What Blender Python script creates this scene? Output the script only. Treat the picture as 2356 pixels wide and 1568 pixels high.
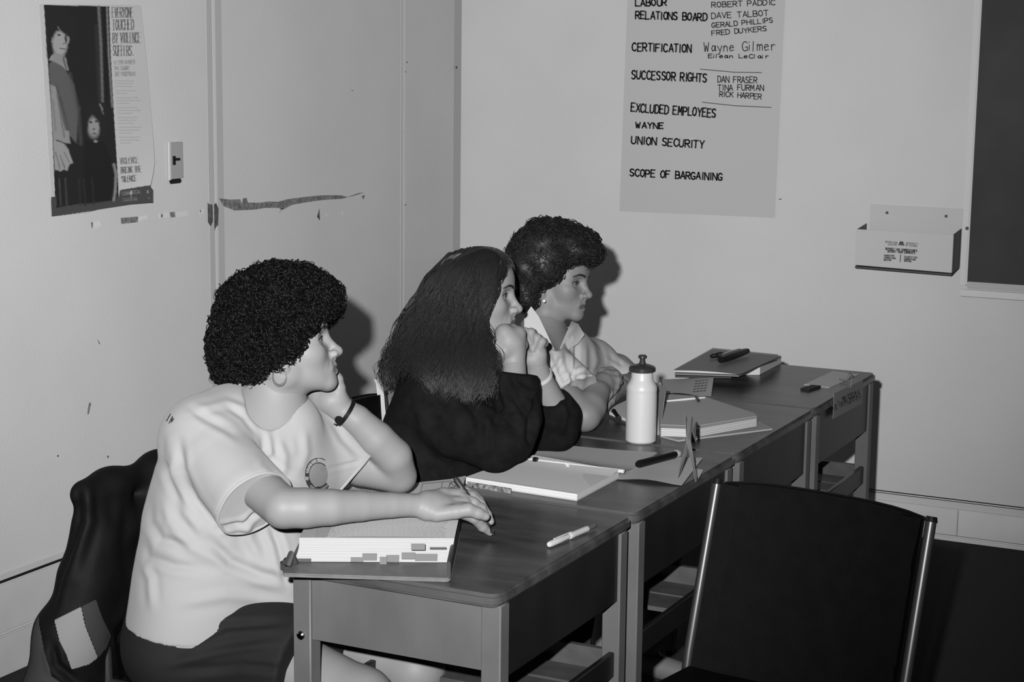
import bpy, bmesh, math, random
import numpy as np
from mathutils import Vector, Matrix
from mathutils.bvhtree import BVHTree
random.seed(7); rng = np.random.default_rng(7)
for o in list(bpy.data.objects): bpy.data.objects.remove(o)
S = bpy.context.scene; COL = S.collection

# ------------------------------------------------------------------ camera
CAMH, FPX, PITCH, ROLL, YAW = 1.66, 4116.77, .162981, -.0116137, .459611
_F = np.array([0, math.cos(PITCH), -math.sin(PITCH)]); _D = np.array([0, -math.sin(PITCH), -math.cos(PITCH)]); _X = np.array([1., 0, 0])
_c, _s = math.cos(ROLL), math.sin(ROLL)
CM = np.array([_c*_X+_s*_D, -_s*_X+_c*_D, _F])
_ca, _sa = math.cos(YAW), math.sin(YAW)
CM = CM @ np.array([[_ca, -_sa, 0], [_sa, _ca, 0], [0, 0, 1]]).T      # rows: image right, image down, forward
CC = np.array([0, 0, CAMH])
RGT, DWN, FWD = CM
cam = bpy.data.cameras.new('camera'); camo = bpy.data.objects.new('camera', cam); COL.objects.link(camo)
mw = Matrix.Identity(4)
for i in range(3):
    mw[i][0] = RGT[i]; mw[i][1] = -DWN[i]; mw[i][2] = -FWD[i]; mw[i][3] = CC[i]
camo.matrix_world = mw; cam.sensor_width = 36; cam.lens = FPX/2356*36; cam.clip_start = .05
S.camera = camo
# ------------------------------------------------------------------ light: one flash by the camera, weak room light
S.view_settings.view_transform = 'Standard'; S.view_settings.look = 'None'; S.view_settings.gamma = 1
S.view_settings.use_curve_mapping = False; S.view_settings.exposure = 0.0
W = bpy.data.worlds.new('world'); S.world = W; W.use_nodes = True
W.node_tree.nodes['Background'].inputs[0].default_value = (1, 1, 1, 1)
W.node_tree.nodes['Background'].inputs[1].default_value = .012
fl = bpy.data.lights.new('flash', 'SPOT'); fl.energy = 1760; fl.shadow_soft_size = .022; fl.spot_size = math.radians(62); fl.spot_blend = 1.0
flo = bpy.data.objects.new('flash', fl); COL.objects.link(flo)
FP = CC - RGT*.12 - DWN*.135
def ray(x, y): return CM.T @ np.array([(x-1178)/FPX, (y-784)/FPX, 1.0])
flo.location = FP
flo.rotation_euler = Vector(ray(1020, 400)).to_track_quat('-Z', 'Y').to_euler()
# a pixel of the 2356x1568 photograph -> a point of the room
def at(x, y, d): return CC + ray(x, y)*d
def onz(x, y, z): d = ray(x, y); return CC + d*(z-CAMH)/d[2]
def onx(x, y, X): d = ray(x, y); return CC + d*X/d[0]
def ony(x, y, Y): d = ray(x, y); return CC + d*Y/d[1]
def proj(P):
    v = (np.asarray(P)-CC) @ CM.T
    return np.stack([1178+FPX*v[..., 0]/v[..., 2], 784+FPX*v[..., 1]/v[..., 2]], -1)

# ------------------------------------------------------------------ materials (the photograph is black and white)
MATS = {}; SC = .5                                      # all reflectances are scaled together, the flash is scaled back up
def mat(name, v, rough=.6, nscale=0, namp=0, bump=0, bscale=200, spec=.4, attr=None, metal=0, stretch=None, trans=0, sheen=0):
    if name in MATS: return MATS[name]
    v = v*SC; spec = spec*(SC if not metal else 1)
    m = bpy.data.materials.new(name); m.use_nodes = True; nt = m.node_tree; b = nt.nodes['Principled BSDF']
    b.inputs['Roughness'].default_value = rough; b.inputs['Specular IOR Level'].default_value = spec; b.inputs['Metallic'].default_value = metal
    if sheen: b.inputs['Sheen Weight'].default_value = sheen
    b.inputs['Base Color'].default_value = (v, v, v, 1)
    tc = nt.nodes.new('ShaderNodeTexCoord'); src = tc.outputs['Object']
    if stretch:
        mp = nt.nodes.new('ShaderNodeMapping'); mp.inputs['Scale'].default_value = stretch; nt.links.new(src, mp.inputs[0]); src = mp.outputs[0]
    if namp:
        n = nt.nodes.new('ShaderNodeTexNoise'); n.inputs['Scale'].default_value = nscale; n.inputs['Detail'].default_value = 5; nt.links.new(src, n.inputs[0])
        r = nt.nodes.new('ShaderNodeMapRange'); r.inputs[1].default_value = .3; r.inputs[2].default_value = .7
        r.inputs[3].default_value = v*(1-namp); r.inputs[4].default_value = v*(1+namp)
        nt.links.new(n.outputs[0], r.inputs[0]); nt.links.new(r.outputs[0], b.inputs['Base Color'])
    if attr:
        a = nt.nodes.new('ShaderNodeAttribute'); a.attribute_name = attr; nt.links.new(a.outputs['Color'], b.inputs['Base Color'])
    if bump:
        n = nt.nodes.new('ShaderNodeTexNoise'); n.inputs['Scale'].default_value = bscale; n.inputs['Detail'].default_value = 3
        nt.links.new(src if stretch else tc.outputs['Object'], n.inputs[0])
        bp = nt.nodes.new('ShaderNodeBump'); bp.inputs['Strength'].default_value = bump; bp.inputs['Distance'].default_value = .002
        nt.links.new(n.outputs[0], bp.inputs['Height']); nt.links.new(bp.outputs[0], b.inputs['Normal'])
    if trans: b.inputs['Transmission Weight'].default_value = trans
    MATS[name] = m; return m
M_wall = mat('painted_wall', .86, .55, 3, .03, .5, 260, .35)
M_wall2 = mat('painted_wall_back', .80, .6, 3, .03, .5, 260, .3)
M_wallband = mat('trim_band', .66, .5)
M_wallline = mat('trim_bead', .88, .4)
M_scar = mat('bare_board', .27, .9, 90, .45, .5, 300)
M_scar2 = mat('dark_scrape', .12, .9, 60, .5)
M_tape = mat('tape_remnant', .95, .5)
M_base = mat('baseboard_paint', .8, .45, 8, .05)
M_floor = mat('floor_carpet', .06, .9, 300, .4, 1, 400, .1)
M_dark = mat('black_crack', .01, 1)
M_top = mat('desk_top_wood', .066, .3, 9, .5, .15, 90, .5, stretch=(.6, 2, 1))
M_topedge = mat('desk_top_edge', .07, .3, 9, .3)
M_panel = mat('desk_panel_wood', .125, .4, 7, .15, .1, 80, .4, stretch=(1, 1, .5))
M_leg = mat('desk_leg_wood', .13, .4, 9, .12, spec=.4)
M_rail_shaded = mat('desk_rail_wood_shaded', .016, .3, 9, .2)  # desk wood darkened: shade of the side-facing rails put into the colour
M_slat = mat('desk_slat_wood', .085, .6, 20, .2)
M_chrome = mat('chrome', .6, .15, metal=1)
M_metal = mat('chair_tube', .10, .38, metal=.7)
M_vinyl = mat('black_vinyl', .0025, .6, 30, .3, .2, 300, .12)
M_paper = mat('paper', .78, .7)
M_paperw = mat('paper_white', .66, .7)
M_paperg = mat('paper_grey', .42, .7)
M_board = mat('chalkboard_slate', .045, .6, 4, .25)
M_alu = mat('aluminium', .85, .35)
M_plastic = mat('white_plastic', .58, .35, spec=.5)
M_black = mat('black_plastic', .008, .35)
M_grey = mat('grey_plastic', .06, .35)
M_ink = mat('marker_ink', .03, .6)
M_inkg = mat('thin_ink', .10, .6)
M_vc = mat('printed', 1, .45, attr='col', spec=.35)
M_box = mat('box_cardboard', .70, .6)

# ------------------------------------------------------------------ mesh helpers
class MB:
    def __init__(s): s.v = []; s.f = []; s.m = []
    def add(s, vs, fs, mi=0):
        b = len(s.v); s.v += [tuple(float(c) for c in p) for p in vs]; s.f += [tuple(i+b for i in f) for f in fs]; s.m += [mi]*len(fs); return s
    def box(s, x0, x1, y0, y1, z0, z1, mi=0):
        return s.hexa([(x0, y0), (x1, y0), (x1, y1), (x0, y1)], z0, z1, mi)
    def hexa(s, quad, z0, z1, mi=0):                       # vertical prism over a plan polygon
        n = len(quad); vs = [(p[0], p[1], z0) for p in quad]+[(p[0], p[1], z1) for p in quad]
        return s.add(vs, [tuple(range(n))[::-1], tuple(range(n, 2*n))]+[(i, (i+1) % n, n+(i+1) % n, n+i) for i in range(n)], mi)
    def slab(s, poly, off, mi=0):                          # polygon of 3D points extruded by a vector
        n = len(poly); off = np.asarray(off, float); vs = [np.asarray(p, float) for p in poly]; vs += [p+off for p in vs]
        return s.add(vs, [tuple(range(n))[::-1], tuple(range(n, 2*n))]+[(i, (i+1) % n, n+(i+1) % n, n+i) for i in range(n)], mi)
    def tube(s, pts, r, n=10, mi=0, closed=False, cap=True):
        pts = [np.asarray(p, float) for p in pts]; k = len(pts); rr = r if hasattr(r, '__len__') else [r]*k
        vs = []; up = None
        for i in range(k):
            t = pts[(i+1) % k]-pts[i-1] if closed else pts[min(i+1, k-1)]-pts[max(i-1, 0)]
            t = t/(np.linalg.norm(t)+1e-9)
            if up is None: up = np.cross(t, [.3, .2, 1]); up /= np.linalg.norm(up)
            up = up-t*np.dot(up, t); up /= (np.linalg.norm(up)+1e-9); w = np.cross(t, up)
            for j in range(n):
                a = 2*math.pi*j/n; vs.append(pts[i]+rr[i]*(math.cos(a)*up+math.sin(a)*w))
        fs = []
        for i in range(k if closed else k-1):
            for j in range(n): a = i*n+j; b = i*n+(j+1) % n; c = ((i+1) % k)*n; fs.append((a, b, c+(j+1) % n, c+j))
        if cap and not closed: fs += [tuple(range(n))[::-1], tuple(range((k-1)*n, k*n))]
        return s.add(vs, fs, mi)
    def lathe(s, prof, c, n=32, mi=0, ax=None):            # prof: (r,h) about vertical axis at c
        c = np.asarray(c, float); vs = []; k = len(prof)
        for r_, h in prof:
            for j in range(n): a = 2*math.pi*j/n; vs.append((c[0]+r_*math.cos(a), c[1]+r_*math.sin(a), c[2]+h))
        fs = [(i*n+j, i*n+(j+1) % n, (i+1)*n+(j+1) % n, (i+1)*n+j) for i in range(k-1) for j in range(n)]
        fs += [tuple(range(n))[::-1], tuple(range((k-1)*n, k*n))]
        return s.add(vs, fs, mi)
    def build(s, name, mats, parent=None, origin=None, bevel=0, seg=2, smooth=False, col=None):
        if not isinstance(mats, (list, tuple)): mats = [mats]
        V = np.array(s.v, float)
        if parent is not None: O = np.array(parent.get('_o', (0, 0, 0)))
        elif origin is not None: O = np.array(origin, float)
        else: O = np.array([(V[:, 0].min()+V[:, 0].max())/2, (V[:, 1].min()+V[:, 1].max())/2, V[:, 2].min()])
        V = V-O
        me = bpy.data.meshes.new(name); me.from_pydata([tuple(p) for p in V], [], s.f)
        for m in mats: me.materials.append(m)
        me.polygons.foreach_set('material_index', s.m)
        if col is not None:
            ca = me.color_attributes.new('col', 'FLOAT_COLOR', 'POINT')
            a = np.ones((len(V), 4), np.float32); a[:, :3] = np.asarray(col)[:, None]*SC
            ca.data.foreach_set('color', a.ravel())
        bm = bmesh.new(); bm.from_mesh(me)
        if bevel: bmesh.ops.bevel(bm, geom=[e for e in bm.edges if e.calc_face_angle(0) > .5], offset=bevel, segments=seg, affect='EDGES', clamp_overlap=True)
        if col is None: bmesh.ops.recalc_face_normals(bm, faces=bm.faces)
        bm.to_mesh(me); bm.free()
        if smooth or bevel:
            me.polygons.foreach_set('use_smooth', [True]*len(me.polygons))
            if hasattr(me, 'set_sharp_from_angle'): me.set_sharp_from_angle(angle=math.radians(40))
        o = bpy.data.objects.new(name, me); COL.objects.link(o); o['_o'] = [float(c) for c in O]
        if parent is not None: o.parent = parent
        else: o.location = O
        return o
def raw(name, V, Fq, mats, parent=None, origin=(0, 0, 0), mi=None, col=None, smooth=True):
    """big numpy mesh: V (n,3), Fq (m,3 or 4)"""
    O = np.array(parent.get('_o', (0, 0, 0))) if parent is not None else np.array(origin, float)
    me = bpy.data.meshes.new(name); V = np.asarray(V, np.float32)-O.astype(np.float32); k = Fq.shape[1]
    me.vertices.add(len(V)); me.vertices.foreach_set('co', V.ravel())
    me.loops.add(Fq.size); me.loops.foreach_set('vertex_index', Fq.ravel().astype(np.int32))
    me.polygons.add(len(Fq)); me.polygons.foreach_set('loop_start', np.arange(0, Fq.size, k, dtype=np.int32))
    me.polygons.foreach_set('use_smooth', np.full(len(Fq), smooth))
    for m in (mats if isinstance(mats, (list, tuple)) else [mats]): me.materials.append(m)
    if mi is not None: me.polygons.foreach_set('material_index', mi.astype(np.int32))
    me.update(calc_edges=True)
    if col is not None:
        ca = me.color_attributes.new('col', 'FLOAT_COLOR', 'POINT'); a = np.ones((len(V), 4), np.float32); a[:, :3] = np.asarray(col)[:, None]*SC
        ca.data.foreach_set('color', a.ravel())
    o = bpy.data.objects.new(name, me); COL.objects.link(o); o['_o'] = [float(c) for c in O]
    if parent is not None: o.parent = parent
    else: o.location = O
    return o
def thing(name, label, cat, loc, group=None):
    o = bpy.data.objects.new(name, None); COL.objects.link(o); o.location = [float(c) for c in loc]; o['_o'] = [float(c) for c in loc]
    o.empty_display_size = .05; o['label'] = label; o['category'] = cat
    if group: o['group'] = group
    return o
def tag(o, label, cat, group=None):
    o['label'] = label; o['category'] = cat
    if group: o['group'] = group
    return o
def struct(o): o['kind'] = 'structure'; return o

# ------------------------------------------------------------------ painting on a canvas (flat print), photograph pixel units
class Canvas:
    def __init__(s, x0, x1, y0, y1, step, v):
        s.x = np.arange(x0, x1+step*.5, step); s.y = np.arange(y0, y1+step*.5, step); s.X, s.Y = np.meshgrid(s.x, s.y); s.a = np.full(s.X.shape, float(v))
    def mix(s, m, v): s.a = s.a*(1-m)+v*m
    def blob(s, cx, cy, rx, ry, v, ang=0, soft=.25, k=1.0):
        c, n = math.cos(ang), math.sin(ang); dx = s.X-cx; dy = s.Y-cy; u = (dx*c+dy*n)/rx; w = (-dx*n+dy*c)/ry
        s.mix(k*np.clip((1+soft-np.hypot(u, w))/(2*soft), 0, 1), v)
    def line(s, p, w, v, k=1.0, soft=.8):
        for (ax, ay), (bx, by) in zip(p[:-1], p[1:]):
            dx, dy = bx-ax, by-ay; L = dx*dx+dy*dy+1e-9; t = np.clip(((s.X-ax)*dx+(s.Y-ay)*dy)/L, 0, 1)
            d = np.hypot(s.X-ax-t*dx, s.Y-ay-t*dy); s.mix(k*np.clip((w/2+soft/2-d)/soft, 0, 1), v)
    def poly(s, p, v, soft=1.0, k=1.0):
        ins = np.zeros(s.X.shape, bool); dm = np.full(s.X.shape, 1e9); n = len(p)
        for i in range(n):
            ax, ay = p[i]; bx, by = p[(i+1) % n]
            if ay != by:
                c = ((ay > s.Y) != (by > s.Y)) & (s.X < (bx-ax)*(s.Y-ay)/(by-ay)+ax); ins ^= c
            dx, dy = bx-ax, by-ay; L = dx*dx+dy*dy+1e-9; t = np.clip(((s.X-ax)*dx+(s.Y-ay)*dy)/L, 0, 1); dm = np.minimum(dm, np.hypot(s.X-ax-t*dx, s.Y-ay-t*dy))
        sd = np.where(ins, dm, -dm); s.mix(k*np.clip(sd/soft+.5, 0, 1), v)
def lin(v): v = np.asarray(v)/255.; return np.where(v < .04045, v/12.92, ((v+.055)/1.055)**2.4)

# single-stroke capitals on a 4 x 6 grid (y up) for lettering
G = {'A': ['0,0 2,6 4,0', '.7,2 3.3,2'], 'B': ['0,0 0,6 2.6,6 3.5,5 3.3,3.6 2.4,3.1 0,3.1', '2.4,3.1 3.8,2.4 3.9,1 2.8,0 0,0'], 'C': ['3.8,5 2.6,6 1.2,5.8 .2,4.4 0,2.4 .6,.8 1.8,0 3,.1 4,1.1'],
 'D': ['0,0 0,6 2,6 3.6,4.9 4,3 3.6,1.1 2,0 0,0'], 'E': ['3.8,6 0,6 0,0 3.8,0', '0,3.2 3,3.2'], 'F': ['3.8,6 0,6 0,0', '0,3.2 3,3.2'], 'G': ['3.8,5 2.6,6 1.2,5.8 .1,4.2 0,2.2 .7,.6 2,0 3.6,.6 3.8,2.6 2.2,2.6'],
 'H': ['0,0 0,6', '4,0 4,6', '0,3 4,3'], 'I': ['2,0 2,6'], 'J': ['3.4,6 3.4,1.2 2.4,0 1,.1 .2,1.3'], 'K': ['0,0 0,6', '3.8,6 0,2.6', '1.3,3.6 4,0'], 'L': ['0,6 0,0 3.7,0'], 'M': ['0,0 .4,6 2,2 3.6,6 4,0'], 'N': ['0,0 0,6 4,0 4,6'],
 'O': ['2,6 .6,5.2 0,3 .6,.8 2,0 3.4,.8 4,3 3.4,5.2 2,6'], 'P': ['0,0 0,6 2.6,6 3.8,5 3.6,3.4 2.6,2.8 0,2.8'], 'Q': ['2,6 .6,5.2 0,3 .6,.8 2,0 3.4,.8 4,3 3.4,5.2 2,6', '2.4,1.6 4.2,-.4'], 'R': ['0,0 0,6 2.6,6 3.8,5 3.6,3.5 2.6,2.9 0,2.9', '1.6,2.9 4,0'],
 'S': ['3.7,5.2 2.6,6 1,5.9 .2,4.8 .6,3.7 2.8,2.8 3.8,1.7 3.2,.4 1.8,0 .1,.8'], 'T': ['0,6 4,6', '2,6 2,0'], 'U': ['0,6 0,1.6 1,.1 2.6,0 3.8,1.2 4,6'], 'V': ['0,6 2,0 4,6'], 'W': ['0,6 1,0 2,4 3,0 4,6'], 'X': ['0,6 4,0', '4,6 0,0'], 'Y': ['0,6 2,3 4,6', '2,3 2,0'], 'Z': ['0,6 4,6 0,0 4,0'],
 'a': ['3,3.4 1.2,3.8 .2,2 1,.2 2.4,.6 3.2,3.6 3.3,.4 4,.2'], 'y': ['0,3.8 1.6,.6', '3.6,3.8 1.2,-2 .2,-2'], 'n': ['.2,0 .2,3.8', '.2,2.6 1.8,3.8 3,3 3.2,0'], 'e': ['.2,2 3.2,2.4 2.6,3.7 1,3.6 .1,1.8 1,.1 3.4,.6'], 'i': ['1,0 1.2,3.6', '1.3,5 1.4,5.3'], 'l': ['1,0 1.4,6'],
 'm': ['.1,0 .2,3.8', '.2,2.8 1.2,3.8 2,3 2,0', '2,2.8 3.2,3.8 4,3 4,0'], 'r': ['.4,0 .4,3.8', '.4,2.4 1.6,3.7 3,3.5'], ',': ['1,.4 .6,-.8'], '.': ['1,0 1.1,.3'], ' ': []}
GW = {'I': 1.6, 'i': 1.6, 'l': 1.8, ' ': 3, '.': 1.2, ',': 1.2, 'M': 4.6, 'W': 4.8, 'm': 4.6}
def strokes(txt, jit=0):
    """polylines in grid units; returns list and total width"""
    out = []; x = 0
    for ch in txt:
        w = GW.get(ch, 4)
        off = (4-w)/2 if ch in 'Iil' else 0
        dx, dy = random.uniform(-jit, jit), random.uniform(-jit, jit)*.8
        for st in G.get(ch, []):
            out.append([(x-off+float(a)+dx+random.uniform(-jit, jit)*.3, float(b)+dy+random.uniform(-jit, jit)*.4) for a, b in (q.split(',') for q in st.split())])
        x += w+1.1
    return out, x-1.1
def place_text(txt, x0, y0, x1, y1, h, jit=0):
    """text with its baseline from (x0,y0) to (x1,y1) px and capital height h px -> polylines in px"""
    st, w = strokes(txt, jit); L = math.hypot(x1-x0, y1-y0); ux, uy = (x1-x0)/L, (y1-y0)/L
    return [[(x0+a/w*L*ux+uy*b/6*h, y0+a/w*L*uy-b/6*h*ux*1.0) for a, b in p] for p in st]
def ribbons(mb, polys, fn, w, mi=0, lift=None):
    """flat marker strokes: fn(px,py)->3D; w in px"""
    for p in polys:
        P = np.array(p, float)
        for i in range(len(P)-1):
            a, b = P[i], P[i+1]; d = b-a; L = np.linalg.norm(d)
            if L < 1e-6: continue
            d = d/L; n = np.array([-d[1], d[0]])*w/2; a2 = a-d*w*.3; b2 = b+d*w*.3
            q = [a2-n, b2-n, b2+n, a2+n]
            mb.add([fn(*t) for t in q], [(0, 1, 2, 3)], mi)
# ================================================================== THE ROOM
XW, YW = -3.215, 6.035
struct(MB().box(XW-.1, 1.6, -.6, YW+.1, -.05, 0).build('floor', M_floor))
wl = struct(MB().box(XW-.1, XW, .4, YW, 0, 2.75).build('wall_left', M_wall))
wb = struct(MB().box(XW-.1, 1.6, YW, YW+.1, 0, 2.75).build('wall_back', M_wall2))
# skirting
b = MB(); b.box(XW, XW+.012, .4, YW, 0, .112); struct(b.build('baseboard_left', M_base, bevel=.004))
b = MB(); b.box(XW, XW+.008, .4, YW, .118, .252); struct(b.build('trim_1', M_base, bevel=.003))
b = MB(); b.box(XW, XW+.009, .4, YW, .2605, .275); struct(b.build('trim_2', M_base, bevel=.003))
b = MB(); b.box(XW+.0005, XW+.004, .4, YW, .2518, .2607); k = b.build('crack', M_dark, wl)
for x0, x1 in ((XW+.012, -1.2685), (-1.2665, .6), (.602, 1.6)):
    b = MB(); b.slab([(x0, YW, .02), (x0, YW-.012, .02), (x0, YW-.012, .103), (x0, YW-.007, .112), (x0, YW, .112)], (x1-x0, 0, 0)); o = b.build('baseboard_back', M_base, bevel=.0015); struct(o)
b = MB(); b.box(XW+.012, 1.6, YW-.02, YW, 0, .019); struct(b.build('trim_3', M_base, bevel=.004))
b = MB(); b.box(XW+.012, 1.6, YW-.006, YW, .136, .146); struct(b.build('trim_4', M_base, bevel=.003))
# panel joint strips of the left wall
y1 = 4.46
b = MB(); b.box(XW, XW+.001, y1-.036, y1-.007, .275, 2.75, 0); b.box(XW, XW+.001, y1+.007, y1+.04, .275, 2.75, 0); b.box(XW, XW+.0018, y1-.007, y1+.007, .275, 2.75, 1)
struct(b.build('trim_5', [M_wallband, M_wallline]))
y2 = 5.608
b = MB(); b.box(XW, XW+.001, y2-.03, y2-.010, .275, 2.75, 0); b.box(XW, XW+.0018, y2-.008, y2+.008, .275, 2.75, 1); struct(b.build('trim_6', [mat('trim_band_light', .8, .5), M_wallline]))
b = MB(); b.box(XW, XW+.001, YW-.06, YW, .275, 2.75, 0); struct(b.build('trim_7', M_wallband))
# nail dots on the joint and dark marks
for px, py, r in ((936, 143, 2.2), (933, 165, 1.6), (933, 471, 2), (1050, 155, 4), (133, 1048, 2), (248, 1050, 2.5), (810, 208, 1.5)):
    p = onx(px, py, XW+.0065); m = MB(); m.tube([p, p+[.001, 0, 0]], r/FPX*5.5, 8); m.build('nail_mark', M_scar2, wl)
# scraped scars of old paint and tape, flat on the wall
def decal(pix, m, nm='paint_scar', off=.0012, par=wl, X=True):
    b = MB(); b.slab([onx(x, y, XW+off) if X else ony(x, y, YW-off) for x, y in pix], (-.0008, 0, 0) if X else (0, .0008, 0)); o = b.build(nm, m, par); return o
decal([(504, 456), (530, 459), (553, 458), (556, 470), (560, 456), (568, 455), (570, 466), (600, 466), (618, 463), (640, 464), (662, 458), (700, 453), (740, 449), (785, 449), (800, 453), (825, 444), (838, 442), (822, 448), (786, 457), (740, 460), (700, 466), (672, 471), (655, 480), (648, 482), (642, 478), (610, 478), (585, 482), (540, 484), (515, 474)], M_scar)
decal([(655, 480), (648, 485), (640, 492), (632, 505), (642, 488), (645, 480)], M_wallband)
decal([(478, 466), (482, 470), (489, 470), (490, 508), (485, 520), (479, 511)], M_scar2, off=.0028)
decal([(493, 472), (497, 466), (503, 480), (502, 518), (497, 522), (494, 530)], M_scar2, off=.0028)
decal([(278, 501), (318, 498), (317, 511), (279, 515)], M_scar); decal([(735, 480), (736, 507), (730, 498)], M_scar2); decal([(833, 450), (840, 449), (836, 459)], M_scar)
decal([(391, 488), (402, 487), (403, 499), (393, 500)], M_scar)
for q in ([(213, 510), (228, 508), (233, 516), (227, 524), (213, 523)], [(366, 491), (389, 488), (390, 500), (368, 503)], [(406, 488), (432, 485), (432, 497), (410, 499)], [(319, 498), (338, 494), (340, 503), (322, 508)], [(461, 482), (470, 481), (469, 492), (460, 493)], [(786, 487), (790, 486), (789, 497)], [(750, 492), (754, 491), (753, 500)]):
    decal(q, M_tape, 'tape_remnant', .0014)
for q in ([(210, 511), (214, 511), (214, 523), (211, 524)], [(371, 491), (375, 493), (374, 501), (370, 499)], [(460, 483), (463, 483), (462, 491)]): decal(q, M_scar, off=.0018)
# long scratches
decal([(202, 940), (206, 925), (210, 928), (205, 950), (202, 955)], M_scar); decal([(225, 780), (231, 792), (228, 790)], M_scar2)

# ------------------------------------------------------------------ light switch box
sw = thing('light_switch', 'narrow grey surface-mounted switch box on left wall beside the poster', 'switch', (XW, 4.255, 1.26))
P = onx(382, 326, XW); Q = onx(417, 412, XW)
MB().box(XW, XW+.010, P[1]+.002, Q[1]-.002, 1.268, 1.374).build('switch_body', mat('switch_grey', .5, .4), sw, bevel=.001)
MB().box(XW+.008, XW+.012, P[1]-.002, P[1]+.006, 1.266, 1.376).build('cover_flange', M_alu, sw)
p = onx(401, 368, XW+.011); MB().box(XW+.01, XW+.014, p[1]-.006, p[1]+.003, p[2]-.014, p[2]+.012).box(XW+.01, XW+.022, p[1]-.002, p[1]+.014, p[2]-.001, p[2]+.006).build('toggle', M_black, sw)
MB().box(XW+.001, XW+.010, P[1]+.008, Q[1]-.01, 1.254, 1.268).build('cable_knockout', M_black, sw, bevel=.003)

# ------------------------------------------------------------------ poster
CP = Canvas(88, 358, 8, 500, 1.25, .74)
D0 = lin(40)
photo = [(101, 11), (251, 15), (255, 130), (262, 260), (271, 400), (274, 470), (128, 480), (118, 260)]
CP.poly(photo, .028)
CP.poly([(117, 453), (130, 452), (130, 478), (274, 452), (276, 437), (352, 424), (352, 468), (200, 487), (118, 499)], .095)
CP.line([(227, 16), (232, 100), (236, 245)], 6, .22, soft=4); CP.line([(246, 16), (250, 120), (258, 245)], 4, .3, soft=3); CP.line([(240, 18), (246, 245)], 5, .02, soft=3)
CP.line([(222, 60), (231, 245)], 8, .06, k=.6, soft=6)
# the woman of the poster: neck, face, blouse, sleeve, hand
CP.poly([(124, 130), (150, 125), (153, 165), (170, 195), (180, 260), (176, 330), (150, 300), (128, 330), (122, 300), (112, 150)], .16, soft=4)
CP.poly([(120, 125), (140, 130), (152, 160), (128, 140), (112, 138)], .42, soft=3)
CP.blob(138, 100, 17, 30, .5, soft=.2); CP.blob(155, 92, 5, 9, .4, .1); CP.blob(118, 90, 4, 8, .42, -.5); CP.poly([(124, 120), (146, 128), (140, 150), (120, 140)], .38, soft=3)
CP.poly([(103, 14), (160, 20), (176, 60), (168, 90), (153, 78), (140, 72), (128, 70), (121, 84), (114, 110), (108, 130)], .03, soft=4)
CP.blob(136, 80, 4, 2, .05); CP.blob(153, 78, 3, 2, .06); CP.line([(149, 84), (151, 99), (145, 101)], 2, .15, soft=2); CP.line([(138, 111), (150, 113)], 2.2, .1, soft=1.5); CP.blob(152, 88, 2, 10, .08, -.1)
CP.line([(133, 62), (140, 73)], 2, .3, soft=2); CP.line([(150, 135), (156, 160)], 4, .35, soft=3)
CP.poly([(116, 195), (128, 200), (140, 240), (158, 300), (162, 330), (140, 328), (122, 322)], .4, soft=4); CP.poly([(128, 190), (142, 230), (160, 300), (150, 300), (134, 235)], .09, soft=4, k=.8)
CP.line([(132, 215), (140, 270), (148, 315)], 3, .2, soft=4); CP.line([(122, 230), (128, 300)], 3, .28, soft=4); CP.line([(160, 170), (180, 250), (186, 330)], 7, .12, soft=8, k=.7)
CP.poly([(122, 322), (145, 325), (158, 345), (168, 375), (160, 378), (155, 392), (146, 390), (140, 394), (126, 390)], .45, soft=3)
for a in ((148, 350, 160, 374), (138, 358, 150, 388), (128, 350, 138, 388)): CP.line([(a[0], a[1]), (a[2], a[3])], 1.8, .16, soft=2)
CP.line([(130, 322), (150, 330)], 2.5, .06, soft=2)
# the child
CP.blob(216, 292, 14, 24, .42, soft=.3); CP.poly([(198, 235), (245, 235), (250, 300), (232, 318), (228, 282), (212, 262), (203, 275), (201, 300), (195, 300)], .03, soft=5)
CP.blob(209, 281, 4, 2.5, .08); CP.blob(222, 279, 4, 2.5, .08); CP.blob(216, 297, 3, 2, .15); CP.blob(217, 307, 5, 1.8, .14); CP.poly([(195, 322), (216, 328), (240, 325), (262, 380), (268, 460), (190, 470)], .022, soft=5); CP.blob(220, 325, 5, 3, .35)
CP.line([(262, 378), (267, 400), (265, 440), (262, 460)], 6, .32, soft=4); CP.line([(230, 240), (236, 252)], 3, .3, soft=3); CP.line([(233, 252), (238, 262)], 2, .25, soft=3)
for x in (138, 152, 183, 195, 214): CP.line([(x-2, 410), (x+2, 472)], 3.5, .1 if x < 160 else .045, k=.8, soft=3)
CP.poly([(256, 15), (330, 15), (352, 200), (350, 425), (276, 436), (271, 400), (262, 260)], .74, soft=1)
def serif(t, x0, y0, x1, y1, h, v, wv=2.2, wh=.9):
    for p in place_text(t, x0, y0, x1, y1, h):
        for a, b2 in zip(p[:-1], p[1:]):
            ver = abs(b2[1]-a[1]) > abs(b2[0]-a[0])*1.2; CP.line([a, b2], wv if ver else wh, v, soft=.9)
        for e in (p[0], p[-1]): CP.line([(e[0]-1.6, e[1]), (e[0]+1.6, e[1])], .8, v, k=.8)
ink = .2
serif('EVERYONE', 258, 40, 306, 40, 23, ink); serif('TOUCHED', 259, 69, 308, 68, 23, ink); serif('BY VIOLENCE', 260, 99, 323, 98, 23, ink); serif('SUFFERS', 260, 128, 303, 128, 23, ink); CP.blob(306, 127, 1.2, 1.2, ink)
serif('OFTEN WOMEN', 262, 148, 310, 146, 8, .36, 1, .6); serif('THE SHAME', 263, 161, 298, 160, 8, .34, 1, .6); serif('THE UNSPOKEN', 264, 175, 311, 174, 9, .34, 1, .6)
y = 186
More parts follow.
